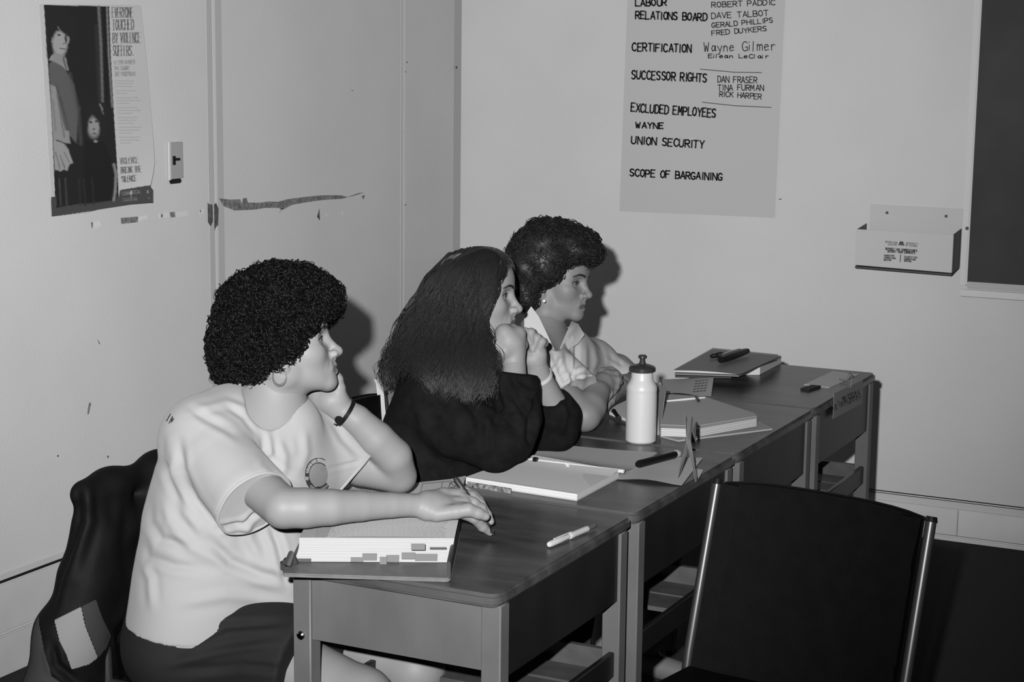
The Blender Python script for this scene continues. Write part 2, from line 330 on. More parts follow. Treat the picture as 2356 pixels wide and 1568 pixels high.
for n_ in (3, 2, 3, 3, 3, 3, 3):
    for j in range(n_):
        w_ = random.uniform(40, 50) if j < n_-1 else random.uniform(22, 40); xs = 264+(y-186)*.09
        x = xs
        while x < xs+w_: q = random.uniform(2.5, 6); CP.line([(x, y), (x+q, y-.3)], 1.6, .42, k=.7, soft=1.4); x += q+1.8
        y += 6.5
    y += 3.2
serif('VIOLENCE', 277, 377, 318, 374, 13, .3); serif('BREAK THE', 279, 398, 325, 395, 13, ink); serif('SILENCE', 281, 419, 314, 416, 13, ink)
serif('CAW', 281, 449, 297, 447, 8, .3, 1, .8); serif('TCA', 307, 446, 322, 444, 8, .3, 1, .8); serif('CANADA', 283, 463, 316, 460, 7, .25, 1, .8)
CP.poly([(302, 436), (306, 443), (302, 450), (297, 444)], .5, soft=1.5); CP.line([(301, 450), (302, 454)], 1, .4)
CP.blob(340, 441, 2, 4, .35); CP.blob(343, 455, 2, 2, .2)
edge = lambda y: np.interp(y, [8, 100, 200, 330, 400, 425, 460, 468, 500], [324, 333, 342, 352, 356, 353, 346, 352, 352])
lefte = lambda y: np.interp(y, [8, 450, 453, 500], [90, 118, 117, 119])
bot = lambda x: np.interp(x, [88, 119, 200, 225, 300, 345, 358], [500, 498, 489, 482, 470, 466, 466])
U = np.linspace(0, 1, len(CP.x)); Vv = np.linspace(0, 1, len(CP.y))
UU, VV = np.meshgrid(U, Vv); PX = np.empty_like(UU); PY = np.empty_like(UU)
PY0 = 9+VV*(500-9); L_ = lefte(PY0); R_ = edge(PY0); PX = L_+UU*(R_-L_); PYb = bot(PX); PY = 9+(11.5-9)*UU*(1-VV)+VV*(PYb-9)
ix = np.clip(np.round((PX-88)/1.25).astype(int), 0, len(CP.x)-1); iy = np.clip(np.round((PY-8)/1.25).astype(int), 0, len(CP.y)-1)
cv = CP.a[iy, ix]
off = .003+.022*UU**3*VV**1.5+.004*np.sin(VV*9)*UU**2+.006*np.clip(VV-.9, 0, 1)*10*UU
pts = np.stack([PX.ravel(), PY.ravel()], 1); dirs = np.stack([(pts[:, 0]-1178)/FPX, (pts[:, 1]-784)/FPX, np.ones(len(pts))], 1) @ CM
t = ((XW+off.ravel())/dirs[:, 0]); Pp = CC+dirs*t[:, None]
nx_, ny_ = len(CP.x), len(CP.y); I = (np.arange(ny_-1)[:, None]*nx_+np.arange(nx_-1)[None]).ravel()
Fp = np.stack([I, I+nx_, I+nx_+1, I+1], 1)
po = raw('poster', Pp, Fp, M_vc, origin=(XW+.003, 3.92, 1.1), col=cv.ravel())
tag(po, 'tall printed poster with dark photo of a woman and child beside white text column', 'poster')

# ------------------------------------------------------------------ flip chart sheet
YF = YW-.004
fc = thing('flip_chart_sheet', 'large hand-lettered paper sheet taped to the back wall', 'paper sheet', (-2.26, YW, 1.07))
C4 = [(1425, 485), (1782, 500), (1809, -60), (1446, -60)]
b = MB(); n = 12
gv = []
for j in range(n+1):
    for i in range(n+1):
        u, v = i/n, j/n; A = np.array(C4[0])*(1-u)+np.array(C4[1])*u; B = np.array(C4[3])*(1-u)+np.array(C4[2])*u; p = A*(1-v)+B*v
        gv.append(ony(p[0], p[1], YF-.0015*math.sin(u*7+v*2)*(1-v)-(.004 if j == 0 and i > 7 else 0)))
b.add(gv, [(j*(n+1)+i, j*(n+1)+i+1, (j+1)*(n+1)+i+1, (j+1)*(n+1)+i) for j in range(n) for i in range(n)]); b.build('sheet', mat('newsprint', .66, .8), fc, smooth=True)
fn = lambda x, y: ony(x, y, YF-.0032)
def hand(txts, nm, m, w):
    for t, x0, y0, x1, y1, h in txts: b = MB(); ribbons(b, place_text(t, x0, y0, x1, y1, h, .28), fn, w); b.build(nm, m, fc)
hand([('LABOUR', 1462, 14, 1534, 13, 15), ('RELATIONS BOARD', 1462, 43, 1626, 48, 17), ('CERTIFICATION', 1455, 117, 1590, 121, 18), ('SUCCESSOR RIGHTS', 1453, 181, 1626, 189, 19), ('EXCLUDED EMPLOYEES', 1452, 256, 1646, 270, 19), ('WAYNE', 1463, 294, 1526, 296, 13), ('UNION SECURITY', 1453, 330, 1619, 341, 17), ('SCOPE OF BARGAINING', 1449, 405, 1661, 415, 16)], 'marker_lettering', M_ink, 3.4)
hand([('ROBERT PADDIC', 1638, 17, 1784, 11, 12), ('DAVE TALBOT', 1637, 43, 1768, 36, 13), ('GERALD PHILLIPS', 1638, 64, 1778, 52, 11), ('FRED DUYKERS', 1638, 82, 1764, 71, 11), ('Wayne', 1620, 118, 1690, 117, 20), ('Gilmer', 1708, 117, 1787, 116, 22), ('DAN FRASER', 1651, 189, 1742, 191, 14), ('TINA FURMAN', 1652, 208, 1757, 208, 13), ('RICK HARPER', 1655, 222, 1752, 228, 12), ('Eilean LeClair', 1630, 133, 1770, 134, 9)], 'pen_lettering', mat('pen_ink', .075, .6), 2.2)
for q in ([(1611, 159), (1690, 166), (1752, 167)], [(1616, 235), (1690, 243), (1774, 247)]): b = MB(); ribbons(b, [q], fn, 1.8); b.build('ruled_line', M_inkg, fc)
for cx, cy in ((1591, 320), (1519, 393)):
    decal([(cx-3, cy-2), (cx+3, cy-1), (cx+3, cy+1), (cx-3, cy)], M_tape, 'tape_remnant', .0045, wb, False)
decal([(1792, 457), (1798, 457), (1798, 459), (1792, 459)], M_scar2, 'nail_mark', .001, wb, False)

# ------------------------------------------------------------------ card box on the back wall
cb = thing('comment_card_box', 'pale cardboard comment box with printed front screwed to back wall', 'box', (-1.47, YW, .93))
yf = 5.915
MB().box(-1.622, -1.303, YW-.004, YW, .945, 1.141).build('back_plate', M_box, cb)
MB().add([(-1.636, yf, .944), (-1.308, yf, .938), (-1.308, yf, 1.065), (-1.636, yf, 1.065), (-1.636, yf+.004, .944), (-1.308, yf+.004, .938), (-1.308, yf+.004, 1.065), (-1.636, yf+.004, 1.065)], [(0, 1, 2, 3), (7, 6, 5, 4), (0, 4, 5, 1), (1, 5, 6, 2), (2, 6, 7, 3), (3, 7, 4, 0)]).build('front_panel', M_box, cb, bevel=.001)
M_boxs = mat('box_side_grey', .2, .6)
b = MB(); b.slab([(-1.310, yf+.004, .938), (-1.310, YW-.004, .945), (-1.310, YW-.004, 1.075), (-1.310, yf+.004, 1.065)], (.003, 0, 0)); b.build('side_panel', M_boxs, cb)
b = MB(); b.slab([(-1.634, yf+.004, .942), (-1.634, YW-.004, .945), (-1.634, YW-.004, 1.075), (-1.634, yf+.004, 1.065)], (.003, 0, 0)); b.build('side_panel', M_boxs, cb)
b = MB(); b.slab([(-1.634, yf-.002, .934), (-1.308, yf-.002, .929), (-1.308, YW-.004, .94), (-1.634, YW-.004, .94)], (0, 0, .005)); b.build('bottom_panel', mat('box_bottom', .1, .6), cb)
for px, py in ((2041, 489), (2177, 497)):
    p = ony(px, py, YW-.004); MB().tube([p, p-[0, .003, 0]], .005, 12).build('screw', M_scar2, cb)
fb = lambda x, y: ony(x, y, yf-.0012)
b = MB()
def tl(t, x0, y0, x1, y1, h, w): ribbons(b, place_text(t, x0, y0, x1, y1, h), fb, w)
tl('RECREATION', 2037, 558, 2064, 560, 4, .7); tl('CENTRE', 2043, 564, 2064, 565, 4, .7); tl('UNIVERSITY', 2084, 561, 2112, 563, 4, .7); tl('OF VICTORIA', 2084, 566, 2110, 568, 4, .7)
tl('DEPOSEZ VOS COMMENTAIRES', 2037, 574, 2110, 579, 4.6, 1.3); tl('DEPOSIT YOUR COMMENTS', 2042, 580, 2105, 584, 4.6, 1.3)
tl('SUGGESTION', 2034, 589, 2057, 590, 3.6, 1); tl('COMMENTAIRE', 2034, 594, 2061, 596, 3.6, 1); tl('QUESTION', 2033, 599, 2050, 600, 3.6, 1)
tl('SUGGESTION', 2080, 592, 2110, 594, 3.6, 1); tl('COMMENTAIRE', 2080, 597, 2107, 599, 3.6, 1); tl('QUESTION', 2080, 601, 2096, 603, 3.6, 1)
ribbons(b, [[(2072, 586), (2071, 602)]], fb, 2.2); ribbons(b, [[(2068, 562), (2080, 563)], [(2070, 559), (2078, 559.5)], [(2071, 556.5), (2077, 557)]], fb, 3.6)
b.build('printed_text', mat('box_print', .14, .6), cb)

# ------------------------------------------------------------------ chalkboard
ck = thing('chalkboard', 'dark framed chalkboard with chalk ledge at the right of back wall', 'chalkboard', (-.3, YW, .86))
MB().box(-1.277, 1.2, YW-.012, YW, .90, 2.25).build('slate', M_board, ck)
b = MB(); b.slab([(-1.301, YW, .886), (-1.301, YW-.022, .886), (-1.301, YW-.022, 2.27), (-1.301, YW, 2.27)], (.024, 0, 0)); b.build('side_frame', M_alu, ck, bevel=.004)
b = MB(); b.box(-1.277, 1.2, YW-.018, YW, .878, .900); b.build('bottom_frame', mat('aluminium_dull', .6, .4), ck, bevel=.002)
b = MB(); b.box(-1.29, 1.2, YW-.055, YW, .866, .8725); b.box(-1.29, 1.2, YW-.058, YW-.05, .855, .878); b.build('chalk_ledge', M_alu, ck, bevel=.002)
p = ony(2225, 525, YW-.024); MB().tube([p, p-[0, .002, 0]], .006, 12).build('screw', M_scar2, ck)
# small specks
# ================================================================== DESKS
def rr(x0, x1, y0, y1, r, n=5):
    o = []
    for cx, cy, a0 in ((x1-r, y0+r, -90), (x1-r, y1-r, 0), (x0+r, y1-r, 90), (x0+r, y0+r, 180)):
        for i in range(n+1): a = math.radians(a0+90*i/n); o.append((cx+r*math.cos(a), cy+r*math.sin(a)))
    return o
DX0, DX1 = -1.765, -1.315
def make_desk(y0, L=.6):
    t = thing('school_desk', 'x', 'desk', (-1.54, y0+L/2, 0), 'row of student desks')
    MB().hexa(rr(DX0, DX1, y0, y0+L, .022), .716, .74).build('desk_top', M_top, t, bevel=.006, seg=3)
    for xa, xb in ((-1.741, -1.703), (-1.356, -1.318)):
        for ya in (y0+.02, y0+L-.054):
            lg = MB().box(xa, xb, ya, ya+.034, .008, .716).build('leg', M_leg, t, bevel=.002, seg=1)
            MB().box(xa-.001, xb+.001, ya-.001, ya+.035, 0, .012).build('glide', M_black, lg)
            if xa < -1.7 and ya < y0+.1: MB().tube([(-1.724, ya, .6), (-1.724, ya-.003, .6), (-1.724, ya-.0055, .6)], [.0085, .008, .005], 14).build('bolt', M_chrome, lg, smooth=True)
    MB().box(-1.703, -1.356, y0+.026, y0+.04, .594, .716).build('apron', M_panel, t); MB().box(-1.703, -1.356, y0+L-.04, y0+L-.026, .594, .716).build('apron', M_panel, t)
    MB().box(-1.334, -1.324, y0+.054, y0+L-.054, .578, .716).build('side_apron', M_rail_shaded, t)
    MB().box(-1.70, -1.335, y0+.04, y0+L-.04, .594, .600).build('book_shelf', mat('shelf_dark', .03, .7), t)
    for xa in (-1.734, -1.340): MB().box(xa, xa+.013, y0+.054, y0+L-.054, .42, .472).build('stretcher', M_rail_shaded, t, bevel=.002, seg=1)
    for ya in (y0+.33, y0+.43): MB().box(-1.72, -1.342, ya, ya+.088, .432, .442).build('foot_slat', M_slat, t)
    MB().box(-1.716, -1.34, y0+L-.048, y0+L-.034, .40, .472).build('end_rail', M_slat, t)
    return t
def dup(root, dy, label):
    r = root.copy(); COL.objects.link(r); r.location.y += dy; r['label'] = label
    for ch in list(root.children):
        c = ch.copy(); COL.objects.link(c); c.parent = r
        for g in list(ch.children): d = g.copy(); COL.objects.link(d); d.parent = c
    return r
dk = make_desk(2.612); dk['label'] = 'nearest wooden desk, with the thick open binder and a white pen on it'
dup(dk, .618, 'second desk from the camera, holding the open ring binder and black marker')
dup(dk, 1.226, 'third desk in the row, under the white bottle and thick notebook')
dup(dk, 1.832, 'farthest desk, nearest the back wall, with the grey folder stack on it')

# ================================================================== CHAIRS
def chair(label, A, B, zt, rake, face, panel_h=.36, seat=True, name='stacking_chair', legs=True):
    """A,B: top ends of the back posts (x,y); face: unit vector the chair faces; rake: backward lean per metre"""
    A = np.array(A, float); B = np.array(B, float); f = np.array(face, float); mid = (A+B)/2
    t = thing(name, label, 'chair', (mid[0]+f[0]*.2, mid[1]+f[1]*.2, 0), 'chairs along the desks')
    def P(q, z, fwd=0): 
        o = q+f*(rake*(zt-z)+fwd); return np.array([o[0], o[1], z])
    for q in (A, B):
        bp_ = MB().tube([P(q, zt-.002), P(q, .62), P(q, .47), P(q, .36, -.01), P(q, .02, -.09)], .0105, 12).build('back_post', M_metal, t, smooth=True)
        MB().tube([P(q, zt-.004), P(q, zt+.006)], [.0125, .010], 12).build('post_cap', M_black, bp_, smooth=True)
        MB().tube([P(q, .412, .0), P(q, .412, .34), P(q, .38, .365), P(q, .02, .37)], .0105, 12).build('front_leg', M_metal, t, smooth=True)
    d = B-A; n = 12; b = MB(); vs = []; ins = .018/np.linalg.norm(d)
    for k in range(2):
        for j in range(5):
            for i in range(n+1):
                u = ins+(1-2*ins)*i/n; bulge = .022*(1-(2*u-1)**2); z = zt-.004-j/4*panel_h+(.012*(1-(2*u-1)**4) if j == 0 else 0)
                vs.append(P(A+d*u, z, -bulge+(.014 if k else -.004)))
    N = (n+1)*5; fs = [(j*(n+1)+i, j*(n+1)+i+1, (j+1)*(n+1)+i+1, (j+1)*(n+1)+i) for j in range(4) for i in range(n)]
    fs += [tuple(N+q for q in reversed(x)) for x in fs[:4*n]]
    rim = [i for i in range(n+1)]+[(j)*(n+1)+n for j in range(1, 5)]+[4*(n+1)+i for i in range(n-1, -1, -1)]+[j*(n+1) for j in range(3, 0, -1)]
    fs += [(rim[i], rim[(i+1) % len(rim)], N+rim[(i+1) % len(rim)], N+rim[i]) for i in range(len(rim))]
    b.add(vs, fs); b.build('back_panel', M_vinyl, t, bevel=.003, smooth=True)
    u_ = d/np.linalg.norm(d); q0 = A+u_*.012; q1 = B-u_*.012
    sp = [q0+f*(rake*(zt-.45)+.02), q1+f*(rake*(zt-.45)+.02), q1+f*(rake*(zt-.45)+.36), q0+f*(rake*(zt-.45)+.36)]
    MB().hexa(sp, .415, .455).build('seat', M_vinyl, t, bevel=.012, seg=3)
    return t
chair('empty black chair with metal posts in the right foreground, facing the camera', (-1.184, 3.332), (-.732, 3.248), .8, .28, (-.18, -.984), panel_h=.35)
chair('chair of the woman in the white T-shirt, mostly under a dark jacket', (-2.245, 2.675), (-2.245, 3.09), .785, .12, (1, 0))
chair('black chair behind the long-haired woman with a pale strap over its back', (-2.17, 3.30), (-2.20, 3.735), .815, .12, (1, 0))
chair('chair hidden behind the woman in the white blouse', (-2.22, 3.93), (-2.22, 4.36), .79, .12, (1, 0))

# ================================================================== THINGS ON THE DESKS
def quadz(pix, z): return [onz(x, y, z) for x, y in pix]
def para(a, b_, c): return [a, b_, c, a+c-b_]
ZT = .7402
# 1 thick open binder under the forearm
bd = thing('ring_binder', 'thick open grey binder with white pages and index tabs on nearest desk', 'binder', (-1.58, 2.75, ZT))
A, B, Cc = quadz([(650, 1322), (1038, 1334), (1066, 1195)], ZT+.004)
D_ = A+(Cc-B); e = (B-A)/np.linalg.norm(B-A); g = (Cc-B)/np.linalg.norm(Cc-B)
def up(p, z): q = np.array(p, float); q[2] = z; return q
L1 = .31
c4 = [A, B, B+g*L1, A+g*L1]
pl = [c4[0]]+[c4[1]-e*.012, c4[1]-e*.003+g*.003, c4[1]+g*.012]+[c4[2], c4[3]]
b = MB(); b.slab([up(p, ZT) for p in pl], (0, 0, .007)); b.build('cover', mat('binder_grey', .155, .45, 60, .12), bd, bevel=.002)
b = MB(); s0 = B-e*.004; b.slab([up(s0-e*.004, ZT+.007), up(s0+e*.003, ZT+.007), up(s0+e*.003+g*L1, ZT+.007), up(s0-e*.004+g*L1, ZT+.007)], (0, 0, .03)); b.build('spine', mat('binder_spine', .05, .4), bd, bevel=.002)
# page block: built of leaves, near face slanting
base0 = quadz([(676, 1291), (1036, 1293)], ZT+.008); top0 = quadz([(688, 1236), (1046, 1237)], ZT+.047)
rng2 = random.Random(3); nlv = 26
b0, b1 = base0; t0, t1 = top0
bb = MB()
for i in range(nlv):
    k0 = i/nlv; k1 = (i+.85)/nlv; j = rng2.uniform(-.0003, .0003)
    P0 = b0*(1-k0)+t0*k0-g*j; P1 = b1*(1-k0)+t1*k0-g*j; Ln = .285
    tip = .012*math.sin(k0*3.1)
    bb.slab([up(P0+e*tip*.3, ZT+.008+.039*k0), up(P1, ZT+.008+.039*k0), up(P1+g*Ln, ZT+.008+.039*k0), up(P0+g*Ln, ZT+.008+.039*k0)], (0, 0, .039/nlv*.96))
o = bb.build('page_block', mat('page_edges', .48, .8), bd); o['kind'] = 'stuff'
# curved top leaf
b = MB(); vs = []; n1, n2 = 14, 10
for j in range(n2+1):
    for i in range(n1+1):
        u, v = i/n1, j/n2; p = (t0*(1-u)+t1*u)+g*(.285*v); z = ZT+.0475+.003*math.sin(math.pi*u)*.5-.014*math.exp(-u*14)
        vs.append((p[0], p[1], z))
b.add(vs, [(j*(n1+1)+i, j*(n1+1)+i+1, (j+1)*(n1+1)+i+1, (j+1)*(n1+1)+i) for j in range(n2) for i in range(n1)]); b.build('top_page', mat('page_top', .74, .8), bd, smooth=True)
fr = lambda x, y: onz(x, y, ZT+.0495)
b = MB()
for k in range(14):
    yy = 1195+k*2.9; x = 725
    b2 = []
    while x < 1020: w_ = random.uniform(5, 14); b2.append([(x, yy), (x+w_, yy+.1)]); x += w_+3.2
    ribbons(b, b2, fr, .8)
b.build('small_print', mat('faint_print', .6, .8), bd)
def tab(px0, py0, px1, py1, m, k):                      # tab on the slanted near face
    zz = ZT+.008+.039*k; a = onz(px0, py1, zz); c = onz(px1, py1, zz); h = (py1-py0)
    up_ = np.array([0, 0, h/FPX*3.1*1.05])
    b = MB(); b.slab([a, c, c+up_, a+up_], -g*.0016); b.build('index_tab', m, bd)
mt1 = mat('tab_grey', .17, .5); mt2 = mat('tab_dark', .07, .5)
for q in ((946, 1250, 978, 1264, mt1, .75), (989, 1258, 1027, 1262, mt2, .7), (834, 1272, 867, 1288, mt1, .1), (807, 1281, 836, 1291, mt1, .02), (889, 1276, 918, 1291, mt1, .06), (874, 1280, 890, 1297, mt1, 0.0), (924, 1270, 955, 1285, mt1, .2), (955, 1273, 1006, 1289, mt1, .1), (680, 1284, 716, 1291, mt2, .02)): tab(*q)
MB().tube([up(A+e*.004-g*-.03, ZT+.012), up(A+e*.01+g*.04, ZT+.03), up(A+e*.014+g*.05, ZT+.012)], .007, 8).build('cover_fold', mat('binder_fold', .05, .5), bd, smooth=True)
# 2 sheet with frame lines under the hand
sh = thing('loose_sheet', 'white printed sheet with ruled columns under the writing hand', 'paper', (-1.7, 3.2, ZT))
q = quadz([(742, 1150), (1000, 1175), (1068, 1100), (742, 1068)], ZT+.001)
pts_ = quadz([(760, 1120), (975, 1170), (1052, 1160), (1072, 1094), (1035, 1102), (958, 1110), (830, 1100)], ZT+.001)
b = MB(); b.slab([up(p, ZT) for p in pts_], (0, 0, .0015)); b.build('paper_leaf', M_paperw, sh)
b = MB(); f2 = lambda x, y: onz(x, y, ZT+.0022); ribbons(b, [[(972, 1112), (966, 1140)], [(1018, 1108), (1014, 1128)], [(972, 1112), (1040, 1106)]], f2, 1.2)
for k in range(13): ribbons(b, [[(788+k*5.2, 1121+k*.5), (779+k*5.2, 1133+k*.5)]], f2, 1.6)
ribbons(b, [[(1032, 1122), (1036, 1110), (1045, 1108), (1050, 1114), (1044, 1122), (1038, 1120), (1032, 1128)], [(1038, 1112), (1046, 1118)]], f2, 2); b.build('ruled_line', mat('grid_ink', .2, .6), sh)
# white ball pen
def capsule_dir(a, c, rs, name, m, par, n=14, ts=None):
    a = np.array(a); c = np.array(c); ts = ts or [i/(len(rs)-1) for i in range(len(rs))]
    return MB().tube([a+(c-a)*t for t in ts], rs, n).build(name, m, par, smooth=True)
a, c = onz(1263, 1252, ZT+.007), onz(1372, 1207, ZT+.007)
pn = thing('ballpoint_pen', 'white capped pen lying near the right edge of the nearest desk', 'pen', up(a, ZT))
d = c-a
capsule_dir(a, a+d*.42, [.0045, .0058, .0058, .005, .0045], 'cap', M_plastic, pn, ts=[0, .05, .55, .75, 1]); capsule_dir(a+d*.42, a+d*.80, [.006, .0068, .006, .006, .0055], 'barrel', M_plastic, pn, ts=[0, .08, .2, .9, 1])
capsule_dir(a+d*.80, a+d*1.0, [.0045, .0045, .0035, .001], 'tip', mat('clear_grey', .11, .3), pn, ts=[0, .7, .9, 1]); capsule_dir(a+d*.1+[0, 0, .007], a+d*.45+[0, 0, .007], [.0012, .0014, .001], 'clip', M_plastic, pn)
# 3 open ring binder of desk two
rb = thing('ring_binder', 'open thin ring binder with blank leaves on the second desk', 'binder', (-1.6, 3.45, ZT))
near = quadz([(1072, 1100), (1328, 1139), (1424, 1088), (1208, 1054)], ZT+.012); far = quadz([(1208, 1054), (1440, 1085), (1512, 1037), (1236, 1017)], ZT+.006)
b = MB(); b.slab([up(p, ZT) for p in near], (0, 0, .003)); b.slab([up(p, ZT) for p in far], (0, 0, .002)); b.build('cover', mat('cover_pale', .5, .5), rb)
b = MB()
for i in range(7): 
    k = i*.0017; b.slab([up(p+np.array([.0004*((i*7) % 3-1), .0004*((i*5) % 3-1), 0]), ZT+.003+k) for p in near], (0, 0, .0016))
o = b.build('page_block', mat('page_edges2', .68, .8), rb); o['kind'] = 'stuff'
b = MB()
nq = near; g_ = []
for j in range(9):
    for i in range(13):
        u, v = i/12, j/8; p = (nq[0]*(1-u)+nq[1]*u)*(1-v)+(nq[3]*(1-u)+nq[2]*u)*v; g_.append((p[0], p[1], ZT+.0155+.0015*math.sin(u*3+v*2)+.006*math.exp(-((1-v)*8)**2)))
b.add(g_, [(j*13+i, j*13+i+1, (j+1)*13+i+1, (j+1)*13+i) for j in range(8) for i in range(12)]); b.build('top_page', M_paper, rb, smooth=True)
g_ = []; nq = far; b = MB()
for j in range(9):
    for i in range(13):
        u, v = i/12, j/8; p = (nq[0]*(1-u)+nq[1]*u)*(1-v)+(nq[3]*(1-u)+nq[2]*u)*v; g_.append((p[0], p[1], ZT+.004+.002*math.sin(u*4+v*2)+.007*math.exp(-(v*7)**2)))
b.add(g_, [(j*13+i, j*13+i+1, (j+1)*13+i+1, (j+1)*13+i) for j in range(8) for i in range(12)]); b.build('left_page', mat('paper_mid', .56, .7), rb, smooth=True)
capsule_dir(onz(1209, 1055, ZT+.019), onz(1436, 1084, ZT+.016), [.0025, .004, .004, .0045], 'ring_spine', M_paperw, rb)
p0, p1 = onz(1228, 1057, ZT+.021), onz(1236, 1058, ZT+.021); capsule_dir(p0, p1, [.0065, .0065], 'ring', M_black, rb)
for px, py in ((1302, 1066), (1305, 1070)): capsule_dir(onz(px, py, ZT+.02), onz(px+3, py+.6, ZT+.02), [.003, .003], 'ring', M_alu, rb)
a, c = onz(1076, 1113, ZT+.008), onz(1176, 1129, ZT+.008)
b = MB(); b.slab([up(a, ZT+.003), up(c, ZT+.003), up(c, ZT+.014), up(a, ZT+.014)], -np.array([0, .0022, 0]) ); b.build('cover_edge', mat('mottled_edge', .2, .4, 120, .9), rb)
# loose leaf right of it
ll = MB(); g_ = []; nq = quadz([(1410, 1102), (1568, 1117), (1617, 1053), (1442, 1046)], ZT+.001)
for j in range(9):
    for i in range(9):
        u, v = i/8, j/8; p = (nq[0]*(1-u)+nq[1]*u)*(1-v)+(nq[3]*(1-u)+nq[2]*u)*v; g_.append((p[0], p[1], ZT+.0015+.006*max(0, 1-v*2.2)*max(0, math.sin(u*3.1))**2))
ll.add(g_, [(j*9+i, j*9+i+1, (j+1)*9+i+1, (j+1)*9+i) for j in range(8) for i in range(8)])
tag(ll.build('loose_sheet', mat('paper_leaf2', .6, .7), smooth=True), 'blank white leaf under the black marker on the second desk', 'paper')
# black marker with white end
a, c = onz(1466, 1068, ZT+.011), onz(1560, 1043, ZT+.011); d = c-a
mk = thing('marker', 'fat black felt marker with white end lying on white leaf', 'marker', up(a, ZT+.002))
capsule_dir(a, a+d*.93, [.006, .0088, .009, .009, .008], 'barrel', M_black, mk, ts=[0, .05, .3, .95, 1], n=18); capsule_dir(a+d*.93, a+d*1.03, [.0085, .0085, .006], 'end_plug', M_plastic, mk, ts=[0, .8, 1])
capsule_dir(a+d*.3+[0, .004, .007], a+d*.97+[0, .004, .007], [.001, .002, .002], 'clip', M_alu, mk)
# tent cards standing at the edge
def tent(pix_l, pix_r, top_l, top_r, label):
    t = thing('name_tent', label, 'card', up(onz(*pix_l[0], ZT), ZT)); return t
tn = thing('name_tent', 'folded translucent name card seen edge-on behind the marker', 'card', up(onz(1580, 1100, ZT), ZT))
Aa = onz(1558, 1100, ZT+.0015); Bb = onz(1600, 1108, ZT+.0015); dp = np.array([-.02, .2, 0])
apexn = at(1578, 1012, np.dot(Aa-CC, FWD)+.01); ap_h = apexn[2]
def up2(px, py, dpt): return at(px, py, dpt)
dA = np.dot(Aa-CC, FWD)
tcard = mat('card_stock', .2, .6)
b = MB(); b.slab([Aa, at(1581, 1010, dA+.02), at(1589, 955, dA+.05), at(1594, 962, dA+.06), at(1588, 1010, dA+.03), up(Aa+dp*.08, ZT+.0015)], (.0012, 0, 0)); b.build('card_flap', tcard, tn)
b = MB(); b.slab([Bb, at(1579, 1012, dA+.02), at(1575, 952, dA+.04), at(1580, 962, dA+.05), at(1588, 1008, dA+.03), up(Bb+dp*.05, ZT+.0015)], (.0012, 0, 0)); b.build('card_flap', tcard, tn)
b = MB(); b.slab([at(1592, 990, dA+.06), at(1600, 1015, dA+.07), at(1600, 968, dA+.09), at(1596, 965, dA+.09)], (.0012, 0, 0)); b.build('fold_ridge', tcard, tn)
tag(MB().slab([onz(1604, 1080, ZT), onz(1606, 1103, ZT), onz(1618, 1082, ZT)], (0, 0, .002)).build('paper_scrap', M_paperw), 'tiny white paper corner beside the folded name card', 'paper')
# white squeeze bottle
cB = (onz(1443, 1018, ZT)+onz(1514, 1018, ZT))/2+np.array([-.01, .012, 0]); cB[2] = ZT
bo = thing('squeeze_bottle', 'white plastic squeeze bottle with dark push-pull cap', 'bottle', cB)
k = .0364
MB().lathe([(.9*k, 0), (k, .004), (k, .10), (.99*k, .118), (.985*k, .121), (1.0*k, .125), (1.0*k, .129), (.96*k, .136), (.78*k, .147), (.715*k, .154), (.70*k, .171), (.60*k, .172)], cB, 48).build('bottle_body', M_plastic, bo, smooth=True)
MB().lathe([(.028, .168), (.0315, .170), (.0315, .178), (.028, .1815), (.018, .185), (.009, .187), (.008, .19)], cB, 40).build('bottle_cap', mat('cap_dark', .035, .3), bo, smooth=True)
MB().lathe([(.007, .186), (.0065, .199), (.0105, .201), (.0105, .204), (.008, .208), (.003, .2085)], cB, 24).build('pull_spout', mat('cap_dark', .035, .3), bo, smooth=True)
# thick open notebook of desk three
nb = thing('notebook', 'thick open notebook with worn white page edges on the third desk', 'notebook', (-1.5, 4.1, ZT))
cv_ = quadz([(1519, 1002), (1560, 1013), (1777, 986), (1745, 968), (1620, 912), (1500, 905)], ZT+.003)
b = MB(); b.slab([up(p, ZT) for p in cv_], (0, 0, .004)); b.build('cover', mat('cover_mid', .4, .5), nb)
pg = quadz([(1521, 985), (1600, 988), (1741, 963), (1742, 957), (1620, 914), (1500, 909)], ZT+.022)
b = MB()
for i in range(12): jj = .0014*math.sin(i*2.3); b.slab([up(p+np.array([jj, -jj, 0]), ZT+.004+i*.0016) for p in pg], (0, 0, .0013))
o = b.build('page_block', mat('page_edges2', .68, .8), nb); o['kind'] = 'stuff'
b = MB(); b.slab([up(p, ZT+.0235) for p in quadz([(1521, 977), (1600, 980), (1741, 957), (1735, 950), (1620, 912), (1500, 905)], ZT+.0235)], (0, 0, .0008)); b.build('top_page', mat('paper_mid2', .54, .7), nb)
capsule_dir(onz(1525, 923, ZT+.027), onz(1622, 914, ZT+.027), [.002, .003, .002], 'ring_spine', M_alu, nb)
capsule_dir(onz(1602, 913, ZT+.03), onz(1607, 921, ZT+.03), [.004, .004], 'ring', M_black, nb)
b = MB(); b.slab([onz(1540, 985, ZT+.018), onz(1576, 981, ZT+.018), onz(1576, 979, ZT+.018), onz(1540, 983, ZT+.018)], (0, -.001, .0)); b.build('index_tab', mt2, nb)
